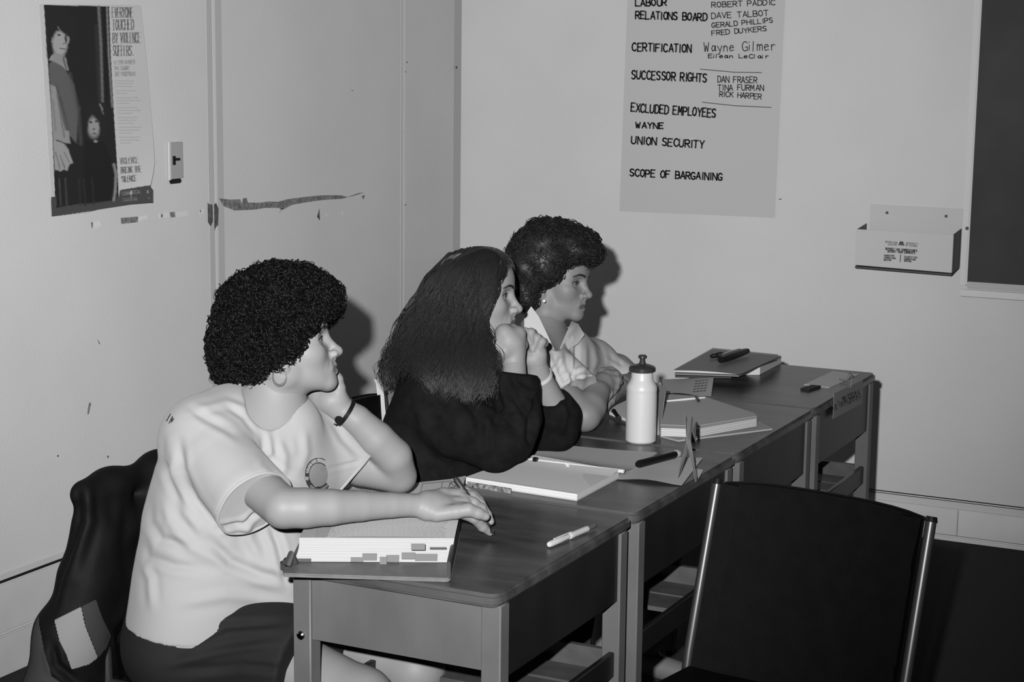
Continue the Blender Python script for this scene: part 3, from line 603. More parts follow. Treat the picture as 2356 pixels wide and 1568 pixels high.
# open binder left of the bottle
b3 = thing('ring_binder', 'open binder edge half hidden behind the white bottle', 'binder', up(onz(1430, 950, ZT), ZT))
q = quadz([(1398, 955), (1440, 974), (1502, 963), (1500, 905), (1415, 938)], ZT+.004); b = MB(); b.slab([up(p, ZT) for p in q], (0, 0, .005)); b.build('cover', M_grey, b3)
q = quadz([(1402, 948), (1440, 964), (1496, 955), (1500, 912), (1470, 908), (1408, 938)], ZT+.012); b = MB(); b.slab([up(p, ZT+.006) for p in q], (0, 0, .008)); b.build('page_block', M_paper, b3)
capsule_dir(onz(1412, 945, ZT+.018), onz(1424, 961, ZT+.018), [.006, .005, .006], 'ring', M_black, b3)
# sheet with grid text, lifted corner
sg = MB(); g_ = []; nq = [onz(1520, 906, ZT+.003), onz(1636, 909, ZT+.003), onz(1642, 868, ZT+.02), onz(1528, 872, ZT+.003)]
for j in range(9):
    for i in range(13):
        u, v = i/12, j/8; p = (nq[0]*(1-u)+nq[1]*u)*(1-v)+(nq[3]*(1-u)+nq[2]*u)*v; p = np.array(p); p[2] += .004*math.sin(u*5)*(1-v); g_.append(p)
sg.add(g_, [(j*13+i, j*13+i+1, (j+1)*13+i+1, (j+1)*13+i) for j in range(8) for i in range(12)])
gs = thing('form_sheet', 'curled white form with rows of print on the far desk', 'paper', up(nq[0], ZT)); sg.build('paper_leaf', mat('paper_form', .5, .7), gs, smooth=True)
b = MB()
for r_ in range(5):
    for c_ in range(4): x = 1600+c_*8+r_*-1.5; y = 876+r_*6-c_*.8; ribbons(b, [[(x, y), (x+5, y-.5)]], lambda X_, Y_: onz(X_, Y_, ZT+.012+.008*(909-Y_)/40), 1.6)
b.build('print', mat('grid_ink', .2, .6), gs)
# folder stack of desk four
fs_ = thing('folder_stack', 'grey folder stuffed with papers on the farthest desk', 'folder', (-1.68, 4.75, ZT))
M_fold = mat('folder_grey', .24, .5)
def lay(pix, z, h, nm, m): b = MB(); b.slab([up(p, z) for p in quadz(pix, z)], (0, 0, h)); return b.build(nm, m, fs_)
lay([(1553, 868), (1682, 870), (1705, 852), (1630, 822)], ZT+.002, .016, 'folder', mat('folder_dark', .03, .5))
lay([(1551, 861), (1700, 866), (1798, 822), (1640, 806)], ZT+.022, .003, 'folder', M_fold)
lay([(1551, 855), (1700, 861), (1790, 820), (1640, 805)], ZT+.026, .007, 'paper_bundle', M_paperw)
g_ = []; b = MB(); nq = quadz([(1549, 851), (1704, 861), (1798, 818), (1640, 803)], ZT+.036)
for j in range(9):
    for i in range(9):
        u, v = i/8, j/8; p = (nq[0]*(1-u)+nq[1]*u)*(1-v)+(nq[3]*(1-u)+nq[2]*u)*v; g_.append((p[0], p[1], ZT+.036+.004*math.sin(u*3)*(1-v)))
b.add(g_, [(j*9+i, j*9+i+1, (j+1)*9+i+1, (j+1)*9+i) for j in range(8) for i in range(8)]); b.build('folder_cover', M_fold, fs_, smooth=True)
# sunglasses / pens on top
gl = thing('sunglasses', 'dark folded sunglasses lying on top of the grey folder', 'glasses', up(onz(1650, 825, ZT+.04), ZT+.04))
zz = ZT+.045
for cx, cy in ((1644, 817), (1655, 814)):
    b = MB(); c0 = onz(cx, cy, zz); b.tube([c0+np.array([.012*math.cos(a), .022*math.sin(a), .0]) for a in np.linspace(0, 2*math.pi, 16, endpoint=False)], .0022, 6, closed=True); b.build('lens_rim', M_black, gl, smooth=True)
capsule_dir(onz(1636, 822, zz), onz(1700, 812, zz), [.002, .003, .002], 'temple', M_black, gl)
pc = thing('pen_case', 'black cylindrical pen case beside the sunglasses on grey folder', 'case', up(onz(1680, 820, ZT+.04), ZT+.04))
capsule_dir(onz(1658, 827, ZT+.052), onz(1714, 808, ZT+.052), [.010, .012, .012, .011, .009], 'case_body', M_black, pc); capsule_dir(onz(1660, 817, ZT+.06), onz(1702, 803, ZT+.06), [.003, .005, .005, .003], 'case_ridge', M_chrome, pc)
capsule_dir(onz(1714, 808, ZT+.052), onz(1721, 806, ZT+.052), [.007, .008, .006], 'case_cap', M_black, pc)
# small white box
bx = thing('small_box', 'small white box with dark lid behind the grey folder', 'box', (-1.57, 4.85, ZT))
Q = quadz([(1700, 862), (1748, 862), (1797, 836), (1760, 828)], ZT); b = MB(); b.slab([up(p, ZT) for p in Q], (0, 0, .022)); b.build('box_body', M_paperw, bx, bevel=.001)
Q = quadz([(1712, 846), (1740, 847), (1788, 828), (1768, 825)], ZT+.0225); b = MB(); b.slab([up(p, ZT+.0222) for p in Q], (0, 0, .001)); b.build('lid_label', M_black, bx)
# card with clip at the far corner, lettered flap hanging down
cd = thing('name_card', 'folded name card with lettered flap clipped over farthest desk edge', 'card', (-1.36, 4.85, ZT))
Q = quadz([(1850, 884), (1908, 891), (1976, 860), (1916, 853)], ZT+.001); b = MB(); b.slab([up(p, ZT) for p in Q], (0, 0, .0012)); b.build('card_top', M_paper, cd)
xh = DX1+.0015; fh = lambda x, y: onx(x, y, xh+.002)
b = MB(); b.slab([onx(*q, xh) for q in ((1918, 905), (1985, 873), (1984, 927), (1916, 963))], (.001, 0, 0)); b.build('card_flap', mat('card_flap', .28, .6), cd)
b = MB(); ribbons(b, place_text('Leslie', 1920, 943, 1943, 932, 16, .2), fh, 1.8); ribbons(b, place_text('MURRAY', 1946, 932, 1984, 914, 20), fh, 2); b.build('marker_lettering', mat('card_ink', .12, .6), cd)
cl = thing('binder_clip', 'metal loop clip holding the name card on the far desk corner', 'clip', up(onz(1945, 870, ZT), ZT))
for q in ([(1953, 893), (1949, 872), (1953, 858), (1958, 858), (1960, 872), (1957, 892)],):
    b = MB(); b.tube([onx(x, y, xh+.006+.0*i) for i, (x, y) in enumerate(q)], .0018, 8); b.build('wire_loop', mat('clip_grey', .2, .4), cl, smooth=True)
b = MB(); b.tube([onz(x, y, ZT+.006) for x, y in ((1950, 876), (1932, 873), (1931, 870), (1950, 871))], .0015, 8); b.build('wire_loop', mat('clip_grey', .2, .4), cl, smooth=True)
tag(MB().slab([onz(1840, 897, ZT), onz(1862, 901, ZT), onz(1890, 891, ZT), onz(1866, 889, ZT)], (0, 0, .006)).build('flat_piece', mat('dark_matt', .02, .7), bevel=.002), 'small dark flat piece beside the name card on farthest desk', 'flat_piece')  # thin dark four-sided piece laid flat on the desk
# far tip of a second tent card behind the bottle
tn2 = thing('name_tent', 'grey folded card standing behind the white bottle', 'card', up(onz(1518, 1000, ZT), ZT))
dq = np.dot(onz(1518, 1000, ZT)-CC, FWD)
b = MB(); b.slab([at(1508, 1004, dq), at(1517, 1000, dq), at(1532, 890, dq+.1), at(1508, 880, dq+.05)], (.001, .001, 0)); b.build('card_flap', mat('card_flap', .28, .6), tn2)
b = MB(); b.slab([at(1505, 895, dq+.1), at(1519, 878, dq+.1), at(1522, 884, dq+.1), at(1512, 897, dq+.1)], (.001, .001, 0)); b.build('card_tip', M_grey, tn2)
# pale strap over the chair back behind the long-haired woman
st = []
dS = np.dot(np.array([-2.2, 3.735, .8])-CC, FWD)-.03
mid = [(862, 873), (866, 872), (872, 880), (875, 900), (878, 930), (882, 960), (883, 990), (882, 996)]; wd = [4, 14, 15, 16, 15, 13, 10, 3]
b = MB(); g_ = []
for (x, y), w_ in zip(mid, wd):
    for s_ in (-.5, 0, .5): g_.append(at(x+s_*w_, y, dS-(.006 if s_ == 0 else 0)))
for (x, y), w_ in zip(mid, wd):
    for s_ in (-.5, 0, .5): g_.append(at(x+s_*w_, y, dS+.006))
n_ = len(mid); fs2 = [(j*3+i, j*3+i+1, (j+1)*3+i+1, (j+1)*3+i) for j in range(n_-1) for i in range(2)]
fs2 += [tuple(3*n_+q for q in reversed(f_)) for f_ in fs2[:]]
fs2 += [(j*3+i, (j+1)*3+i, 3*n_+(j+1)*3+i, 3*n_+j*3+i) for j in range(n_-1) for i in (0, 2)]
b.add(g_, fs2); tag(b.build('cloth_strap', M_paperw, smooth=True), 'narrow white cloth strap hanging over the black chair back', 'strap')
# ================================================================== SURFACES GROWN FROM DISTANCE FIELDS (people, clothes, hair)
def A_(p): return np.asarray(p, float)
def ev(ops, lo, hi, h):
    lo = A_(lo); n = np.maximum(np.ceil((A_(hi)-lo)/h).astype(int)+1, 4)
    Fd = np.full(tuple(n), .5, np.float32); ax = [lo[i]+h*np.arange(n[i]) for i in range(3)]
    for op in ops:
        kind, par, k, mode = op
        if kind == 'cone': a, b, ra, rb = A_(par[0]), A_(par[1]), par[2], par[3]; r = max(ra, rb); l0 = np.minimum(a, b)-r; h0 = np.maximum(a, b)+r
        elif kind == 'ell': c, R, rd = A_(par[0]), A_(par[1]), A_(par[2]); r = rd.max(); l0 = c-r; h0 = c+r
        elif kind == 'plane': l0 = lo; h0 = lo+h*n                       # keep the side n.(p-c)<0
        if mode == 'shell': l0 = lo; h0 = lo+h*n
        m = k*1.2+3*h; i0 = np.clip(np.floor((l0-m-lo)/h).astype(int), 0, n); i1 = np.clip(np.ceil((h0+m-lo)/h).astype(int)+1, 0, n)
        if (i1 <= i0).any(): continue
        sl = tuple(slice(i0[j], i1[j]) for j in range(3))
        if mode == 'shell':
            Fd = np.maximum(Fd, -(Fd+par)); continue
        X, Y, Z = [ax[j][sl[j]].astype(np.float32) for j in range(3)]
        X = X[:, None, None]; Y = Y[None, :, None]; Z = Z[None, None, :]
        if kind == 'cone':
            d = b-a; L = float(d@d)+1e-12; px, py, pz = X-a[0], Y-a[1], Z-a[2]
            t = np.clip((px*d[0]+py*d[1]+pz*d[2])/L, 0, 1); D = np.sqrt((px-t*d[0])**2+(py-t*d[1])**2+(pz-t*d[2])**2)-(ra+(rb-ra)*t)
        elif kind == 'ell':
            px, py, pz = X-c[0], Y-c[1], Z-c[2]; q = [(px*R[j][0]+py*R[j][1]+pz*R[j][2]) for j in range(3)]
            k0 = np.sqrt(sum((q[j]/rd[j])**2 for j in range(3))); k1 = np.sqrt(sum((q[j]/rd[j]**2)**2 for j in range(3)))+1e-9; D = k0*(k0-1)/k1
        elif kind == 'plane':
            c, nn = A_(par[0]), A_(par[1]); nn = nn/np.linalg.norm(nn); D = (X-c[0])*nn[0]+(Y-c[1])*nn[1]+(Z-c[2])*nn[2]
            if len(par) > 2: D = np.where((X-c[0])**2+(Y-c[1])**2+(Z-c[2])**2 < par[2]**2, D, -1)
        f = Fd[sl]
        if mode == 'u':
            if k > 0: hh = np.maximum(k-np.abs(f-D), 0)/k; f = np.minimum(f, D)-hh*hh*k*.25
            else: f = np.minimum(f, D)
        elif mode == 's':
            D = -D; hh = np.maximum(k-np.abs(f-D), 0)/k if k > 0 else 0; f = np.maximum(f, D)+hh*hh*k*.25
        elif mode == 'i': f = np.maximum(f, D)
        Fd[sl] = f
    return Fd, lo
def nets(Fd, lo, h):
    s = Fd < 0; c = np.zeros(tuple(x-1 for x in s.shape), np.uint8)
    for i in (0, 1):
        for j in (0, 1):
            for k in (0, 1): c += s[i:s.shape[0]-1+i, j:s.shape[1]-1+j, k:s.shape[2]-1+k]
    act = (c > 0) & (c < 8); idx = np.full(c.shape, -1, np.int32); co = np.argwhere(act); idx[act] = np.arange(len(co))
    acc = np.zeros((len(co), 3)); cnt = np.zeros(len(co))
    for ax in range(3):
        o = [a for a in range(3) if a != ax]
        for u in (0, 1):
            for v in (0, 1):
                p = co.copy(); p[:, o[0]] += u; p[:, o[1]] += v; q = p.copy(); q[:, ax] += 1
                f0 = Fd[p[:, 0], p[:, 1], p[:, 2]]; f1 = Fd[q[:, 0], q[:, 1], q[:, 2]]; m = (f0 < 0) != (f1 < 0)
                t = np.where(m, f0/(f0-f1+1e-20), 0); pos = (p-co).astype(float); pos[:, ax] += t
                acc[m] += pos[m]; cnt[m] += 1
    V = lo+h*(co+acc/np.maximum(cnt, 1)[:, None]); Q = []
    for ax in range(3):
        o1, o2 = (ax+1) % 3, (ax+2) % 3
        a = [slice(None)]*3; b = [slice(None)]*3; a[ax] = slice(0, -1); b[ax] = slice(1, None)
        ch = s[tuple(a)] != s[tuple(b)]; e = np.argwhere(ch)
        e = e[(e[:, o1] > 0) & (e[:, o2] > 0) & (e[:, o1] < s.shape[o1]-1) & (e[:, o2] < s.shape[o2]-1)]
        def g(d1, d2): p = e.copy(); p[:, o1] += d1; p[:, o2] += d2; return idx[p[:, 0], p[:, 1], p[:, 2]]
        q = np.stack([g(-1, -1), g(0, -1), g(0, 0), g(-1, 0)], 1); ins = s[e[:, 0], e[:, 1], e[:, 2]]
        q[~ins] = q[~ins][:, ::-1]; Q.append(q)
    return V, np.concatenate(Q)
def vnorm(V, Q):
    n = np.cross(V[Q[:, 2]]-V[Q[:, 0]], V[Q[:, 3]]-V[Q[:, 1]]); N = np.zeros_like(V)
    for j in range(4): np.add.at(N, Q[:, j], n)
    return N/(np.linalg.norm(N, axis=1)[:, None]+1e-12)
def smoothn(V, Q, it=1, lam=.5):
    for _ in range(it):
        S_ = np.zeros_like(V); c = np.zeros(len(V))
        for j in range(4): np.add.at(S_, Q[:, j], V[Q[:, (j+1) % 4]]+V[Q[:, (j+3) % 4]]); np.add.at(c, Q[:, j], 2)
        V = V+lam*(S_/np.maximum(c, 1)[:, None]-V)
    return V
_nd = [(rng.normal(size=3), rng.uniform(0, 6.28)) for _ in range(14)]
def noise(P, f):
    o = np.zeros(len(P))
    for d, ph in _nd: o += np.sin(P @ (d*f)+ph)
    return o/4
def folds(V, N, fl):                                      # drape creases: (polyline px, amplitude m, width px), camera-side surface
    px = proj(V); w = np.clip(-(N @ FWD)*1.6, 0, 1); dsp = np.zeros(len(V))
    for pl_, amp, wd in fl:
        dm = np.full(len(V), 1e9); tt = np.zeros(len(V)); n = len(pl_)-1
        for i in range(n):
            a, b = A_(pl_[i]), A_(pl_[i+1]); d = b-a; t = np.clip((px-a) @ d/(d @ d), 0, 1); q = np.linalg.norm(px-a-t[:, None]*d, axis=1)
            u = q < dm; dm[u] = q[u]; tt[u] = (i+t[u])/n
        g_ = np.exp(-(dm/wd)**2)-.45*np.exp(-((dm-1.9*wd)/wd)**2)
        dsp += amp*g_*np.clip(np.minimum(tt, 1-tt)*4+.15, 0, 1)
    return V+N*(dsp*w)[:, None]
def cone(a, b, ra, rb, k=.02, mode='u'): return ('cone', (a, b, ra, rb), k, mode)
def chain(pts, k=.01): return [cone(pts[i][0], pts[i+1][0], pts[i][1], pts[i+1][1], k if i == 0 else min(k, .004)) for i in range(len(pts)-1)]
def P3(x, y, d): return at(x, y, d)
def pch(pts, k=.01): return chain([(at(x, y, d), r) for x, y, d, r in pts], k)      # chain given as px, py, distance, radius
I3 = np.eye(3)
def ell(c, rd, R=None, k=.03, mode='u'): return ('ell', (c, I3 if R is None else R, rd), k, mode)

# ---- head in its own frame: x forward, y left, z up
def head_ops(nose=1.0, open_=0):
    o = [ell((-.014, 0, .040), (.093, .074, .078), k=.03), ell((.030, 0, .035), (.058, .062, .062), k=.03), ell((.030, 0, -.020), (.056, .060, .066), k=.03), ell((.042, 0, -.050), (.040, .043, .038), k=.02)]
    for s in (-1, 1):
        o += [cone((-.008, s*.052, -.044), (.066, s*.013, -.083), .017, .014, .022), ell((.050, s*.041, -.018), (.026, .020, .022), k=.022), ell((-.01, s*.056, -.03), (.025, .015, .035), k=.02)]
    o += [ell((.072, 0, -.085), (.016, .019, .015), k=.014), ell((.074, 0, -.055), (.016, .026, .022), k=.014), ell((.048, 0, .050), (.046, .056, .048), k=.03)]
    for s in (-1, 1): o += [cone((.080, s*.012, .024), (.062, s*.044, .020), .008, .008, .018)]
    for s in (-1, 1): o += [ell((.092, s*.031, .005), (.018, .019, .013), k=.014, mode='s')]
    o += [cone((.083, 0, .014), (.104, 0, -.024), .0075, .0085, .012), ell((.104, 0, -.0285), (.0115, .0105, .0095), k=.008), cone((.090, 0, -.040), (.080, 0, -.048), .006, .006, .01)]
    for s in (-1, 1): o += [ell((.095, s*.0125, -.031), (.010, .0065, .0075), k=.006), ell((.099, s*.0065, -.0395), (.005, .0032, .003), k=.003, mode='s')]
    # eyelids with a slit
    for s in (-1, 1): o += [ell((.0675, s*.031, .005), (.0148, .0152, .0138), k=.004), ell((.0835, s*.032, .0045), (.010, .0135, .0042), k=.002, mode='s'), cone((.0815, s*.020, .010), (.0745, s*.043, .0085), .002, .0018, .003)]
    # lips
    o += [cone((.0915, 0, -.0535), (.081, .020, -.0585), .0045, .0025, .005), cone((.0915, 0, -.0535), (.081, -.020, -.0585), .0045, .0025, .005), cone((.0895, 0, -.0655), (.081, .018, -.0615), .0052, .003, .005), cone((.0895, 0, -.0655), (.081, -.018, -.0615), .0052, .003, .005),
          cone((.096, 0, -.0597-open_*.3), (.081, .024, -.0600), .0013+open_, .0008, .002, 's'), cone((.096, 0, -.0597-open_*.3), (.081, -.024, -.0600), .0013+open_, .0008, .002, 's')]
    # smile crease, ears
    for s in (-1, 1):
        o += [cone((.094, s*.021, -.030), (.082, s*.034, -.060), .0036, .0026, .007, 's')]
        Re = np.array([[.95, s*.25, .15], [-s*.25, .96, 0], [-.15, 0, .98]])
        o += [ell((-.010, s*.076, -.006), (.017, .0065, .029), Re, k=.006), ell((-.004, s*.083, -.004), (.010, .006, .018), Re, k=.003, mode='s'), ell((-.007, s*.0735, -.033), (.009, .006, .010), k=.005)]
    return o
def face_col(L, skin, lipv, browv):
    c = np.full(len(L), skin)
    def m(cond, v, soft): w = np.clip(1-cond/soft, 0, 1); return c*(1-w)+v*w
    x, y, z = L[:, 0], L[:, 1], L[:, 2]; ya = np.abs(y)
    lip = np.hypot((ya)/.0245, (z+.0597+.004*(ya/.02)**2)/.0092); c = m(np.maximum(lip-.85, 0)*10+(x < .074)*9, lipv, 1)
    bz = .0245+.004*np.clip((ya-.012)/.02, 0, 1)-.006*np.clip((ya-.036)/.014, 0, 1); c = m(np.abs(z-bz)/.0034+np.maximum(.011-ya, 0)*400+np.maximum(ya-.051, 0)*300+(x < .03)*9, browv, 1.6)
    sl = np.hypot((ya-.032)/.0165, (z-.0046)/.0062); c = m(np.abs(sl-.93)*5+(x < .055)*9+(z < .002)*.45, browv*.7, 1)
    return c
def make_person(name, label, origin, ctr, fwd, upv, hs, hops, neck, body, hands, skin, lipv, browv, eyeh=.0031, body_h=.004):
    """one continuous skin surface: head, neck, trunk, limbs, hands with fingers"""
    t = thing(name, label, 'person', origin)
    R = np.stack([fwd, np.cross(upv, fwd), upv])           # rows = local axes in the room
    toL = lambda p: R @ (A_(p)-ctr)/hs
    tt_ = t; ops = list(hops)+[('cone', (toL(a), toL(b), ra/hs, rb/hs), .03, 'u') for a, b, ra, rb in neck]
    Fd, lo = ev(ops, (-.13, -.095, -.20), (.13, .095, .135), .0017); V, Q = nets(Fd, lo, .0017)
    keep = (V[Q[:, 0], 2] > -.192); Q = Q[keep]
    bvh = BVHTree.FromPolygons([tuple(v) for v in V], [tuple(int(i) for i in q) for q in Q])
    def onface(y, z, lift):
        h_ = bvh.ray_cast(Vector((.25, y, z)), Vector((-1, 0, 0))); return None if h_[0] is None else (np.array([h_[0][0]+lift, y, z])*hs) @ R+ctr
    for s in (-1, 1):
        for nm, pl_, r_ in (('eyebrow', [(.012, .0215, .0012), (.018, .0245, .0022), (.026, .0275, .0025), (.035, .0285, .0022), (.043, .026, .0015), (.048, .023, .0007)], 0), ('eyelash', [(.019, .0055, .0006), (.024, .0095, .0011), (.031, .0112, .0013), (.038, .0100, .0013), (.045, .0068, .0010), (.049, .0050, .0005)], 0)):
            pp = [(onface(s*y, z, .0004), r2) for y, z, r2 in pl_]; pp = [q for q in pp if q[0] is not None]
            MB().tube([q[0] for q in pp], [q[1]*hs for q in pp], 7).build(nm, mat('brow_hair', .012, .7), t, smooth=True)
    cH = face_col(V, skin, lipv, browv); V = (V*hs) @ R+ctr
    Vs, Qs, Cs, n = [V], [Q], [cH], len(V)
    ne = [cone(a, b, ra, rb, .03) for a, b, ra, rb in neck]
    allp = ne+body; pts = np.concatenate([[A_(o[1][0]), A_(o[1][1])] if o[0] == 'cone' else [A_(o[1][0])] for o in allp]); lo = pts.min(0)-.18; hi = pts.max(0)+.18; lo[2] = max(lo[2], -.01)
    hb = body+[h_[0] for h_ in hands]
    Fd, lo = ev(ne+body, lo, hi, body_h); V, Q = nets(Fd, lo, body_h); V = smoothn(V, Q, 5, .6); Vs.append(V); Qs.append(Q+n); Cs.append(np.full(len(V), skin)); n += len(V)
    for hp in hands:
        pts = np.concatenate([[A_(o[1][0]), A_(o[1][1])] if o[0] == 'cone' else [A_(o[1][0])] for o in hp]); Fd, lo = ev(hp, pts.min(0)-.035, pts.max(0)+.035, .0019); V, Q = nets(Fd, lo, .0019)
        Vs.append(V); Qs.append(Q+n); Cs.append(np.full(len(V), skin)); n += len(V)
    V = np.concatenate(Vs); Q = np.concatenate(Qs); C = np.concatenate(Cs); used = np.zeros(len(V), bool); used[Q.ravel()] = True; mp = np.cumsum(used)-1
    o = raw('body', V[used], mp[Q], mat('skin', .3, .5, attr='col', spec=.3, bump=.12, bscale=500), t, col=C[used])
    for s in (-1, 1):                                      # eyeballs with iris and pupil
        c = ctr+(np.array([.0685, s*.031, .005])*hs) @ R; gz = A_(fwd)
        vs, fs = [], []; nu, nv = 24, 16; cc = []
        a1 = np.cross(gz, [0, 0, 1]); a1 /= np.linalg.norm(a1); a2 = np.cross(gz, a1)
        for i in range(nv+1):
            th = math.pi*i/nv
            for j in range(nu): ph = 2*math.pi*j/nu; vs.append(c+hs*.0125*(math.cos(th)*gz+math.sin(th)*(math.cos(ph)*a1+math.sin(ph)*a2))); cc.append(.008 if th < .3 else .03 if th < .62 else .3)
        for i in range(nv):
            for j in range(nu): fs.append((i*nu+j, i*nu+(j+1) % nu, (i+1)*nu+(j+1) % nu, (i+1)*nu+j))
        raw('eye', np.array(vs), np.array(fs), mat('eye_gloss', .3, .15, attr='col', spec=.6), t, col=np.array(cc))
    return t, R
def cloth(name, ops, m, parent, h=.0035, fl=(), nz=(0, 0), sm=1, lo=None, hi=None, label=None, extra=None):
    cs = [o for o in ops if o[0] in ('cone', 'ell') and o[3] == 'u']
    pts = np.concatenate([[A_(o[1][0]), A_(o[1][1])] if o[0] == 'cone' else [A_(o[1][0])] for o in cs]); l = pts.min(0)-.2; hh = pts.max(0)+.2
    if lo is not None: l = np.maximum(l, lo)
    if hi is not None: hh = np.minimum(hh, hi)
    Fd, l = ev(ops, l, hh, h); V, Q = nets(Fd, l, h); V = smoothn(V, Q, sm)
    N = vnorm(V, Q)
    if nz[0]: V = V+N*(nz[0]*noise(V, nz[1]))[:, None]
    if fl: V = folds(V, vnorm(V, Q), fl)
    if extra: V = extra(V, Q)
    o = raw(name, V, Q, m, parent)
    if label: o['label'] = label
    return o, V, Q
def px_tube(V, Q, pix, r, name, m, parent, lift=.0):
    bv = BVHTree.FromPolygons([tuple(v) for v in V], [tuple(int(i) for i in q) for q in Q]); P = np.array(pix, float); n = 5
    q = np.concatenate([P[i]*(1-t)+P[i+1]*t for i in range(len(P)-1) for t in [np.arange(n)[:, None]/n]]+[P[-1:]]); dep = []
    for x, y in q:
        d = Vector(ray(x, y)); h_ = bv.ray_cast(Vector(CC), d.normalized()); dep.append(np.nan if h_[0] is None else (np.array(h_[0])-CC) @ FWD)
    dep = np.array(dep); md = np.nanmedian(dep); dep[np.abs(dep-md) > .12] = np.nan; ok = ~np.isnan(dep); dep = np.interp(np.arange(len(q)), np.arange(len(q))[ok], dep[ok])
    for _ in range(3): dep[1:-1] = (dep[:-2]+2*dep[1:-1]+dep[2:])/4
    return MB().tube([at(x, y, d-lift) for (x, y), d in zip(q, dep)], r, 8).build(name, m, parent, smooth=True)
def hem_ring(V, c, ax, name, m, parent, test, r=.003, nb=56, big=True):
    """a rib of cloth along a cut edge: the outermost cloth points near the cut, ordered around the axis"""
    ax = A_(ax)/np.linalg.norm(ax); a = np.cross(ax, [.21, .33, .9]); a /= np.linalg.norm(a); b_ = np.cross(ax, a); P = V[test(V)]
    if len(P) < 40: print('hem', name, 'few', len(P)); return None
    q = P-c; an = np.arctan2(q @ b_, q @ a); rd = np.hypot(q @ a, q @ b_); hh = q @ ax; bi = ((an+math.pi)/(2*math.pi)*nb).astype(int) % nb; R_ = np.full(nb, np.nan); Hh = np.full(nb, np.nan)
    for k in range(nb):
        w = bi == k
        if w.sum() > 0:
            t_ = np.percentile(rd[w], 90 if big else 50); R_[k] = t_; Hh[k] = hh[w][np.abs(rd[w]-t_) <= np.abs(rd[w]-t_).min()+.002].mean()
    ok = ~np.isnan(R_); xs = np.arange(nb); R_ = np.interp(xs, xs[ok], R_[ok], period=nb); Hh = np.interp(xs, xs[ok], Hh[ok], period=nb)
    for _ in range(3): R_ = (np.roll(R_, 1)+2*R_+np.roll(R_, -1))/4; Hh = (np.roll(Hh, 1)+2*Hh+np.roll(Hh, -1))/4
    th = (xs+.5)/nb*2*math.pi-math.pi; pts = [c+R_[k]*(math.cos(th[k])*a+math.sin(th[k])*b_)+Hh[k]*ax for k in range(nb)]
    return MB().tube(pts, r, 8, closed=True).build(name, m, parent, smooth=True)
def near_plane(c, n, tol=.004, rad=.15):
    n = A_(n)/np.linalg.norm(n); return lambda V: (np.abs((V-c) @ n) < tol) & (np.linalg.norm(V-c, axis=1) < rad)
def near_caps(a, b, ra, rb, tol=.003):
    a, b = A_(a), A_(b); d = b-a
    def f(V): t = np.clip((V-a) @ d/(d @ d), 0, 1); return np.abs(np.linalg.norm(V-a-t[:, None]*d, axis=1)-(ra+(rb-ra)*t)) < tol
    return f
def tubes(paths, rad, name, m, parent, n=3, taper=.3):
    """many thin strands of equal point count: paths (S,K,3)"""
    P = np.asarray(paths, float); S_, K, _ = P.shape
    T = np.gradient(P, axis=1); T /= np.linalg.norm(T, axis=2, keepdims=True)+1e-9
    ref = np.array([.37, .61, .70]); U_ = np.cross(T, ref); U_ /= np.linalg.norm(U_, axis=2, keepdims=True)+1e-9; W_ = np.cross(T, U_)
    tt = np.linspace(0, 1, K); r = np.broadcast_to(np.asarray(rad).reshape(-1, 1), (S_, K))*(1-(1-taper)*tt**2)[None]
    vs = np.stack([P+r[..., None]*(math.cos(2*math.pi*j/n)*U_+math.sin(2*math.pi*j/n)*W_) for j in range(n)], 2)   # S,K,n,3
    b = (np.arange(S_)[:, None, None]*K+np.arange(K-1)[None, :, None])*n; j = np.arange(n)[None, None]; j2 = (j+1) % n
    F_ = np.stack([b+j, b+j2, b+n+j2, b+n+j], -1).reshape(-1, 4)
    o = raw(name, vs.reshape(-1, 3), F_, m, parent); o['kind'] = 'stuff'; return o
def curls(V, N, cnt, name, m, parent, rad=.006, th=.0011, K=12, turns=1.3, lift=.004, seed=1, flat=False):
    r = np.random.default_rng(seed); i = r.integers(0, len(V), cnt); c = V[i]+N[i]*(lift*r.uniform(-.6, 1.3, (cnt, 1)))
    a = r.normal(size=(cnt, 3)); a = N[i]+.25*a if flat else a; a /= np.linalg.norm(a, axis=1)[:, None]; u = np.cross(a, r.normal(size=(cnt, 3)) if flat else N[i]+.01); u /= np.linalg.norm(u, axis=1)[:, None]+1e-9; w = np.cross(a, u)
    t = np.linspace(0, 1, K)[None, :, None]; R_ = rad*r.uniform(.6, 1.3, (cnt, 1, 1)); ph = r.uniform(0, 6.28, (cnt, 1, 1)); ang = ph+t*2*math.pi*turns
    P = c[:, None]+R_*(np.cos(ang)*u[:, None]+np.sin(ang)*w[:, None])+a[:, None]*(t-.5)*R_*(.3 if flat else 2.2)
    return tubes(P, th*r.uniform(.7, 1.2, cnt), name, m, parent)
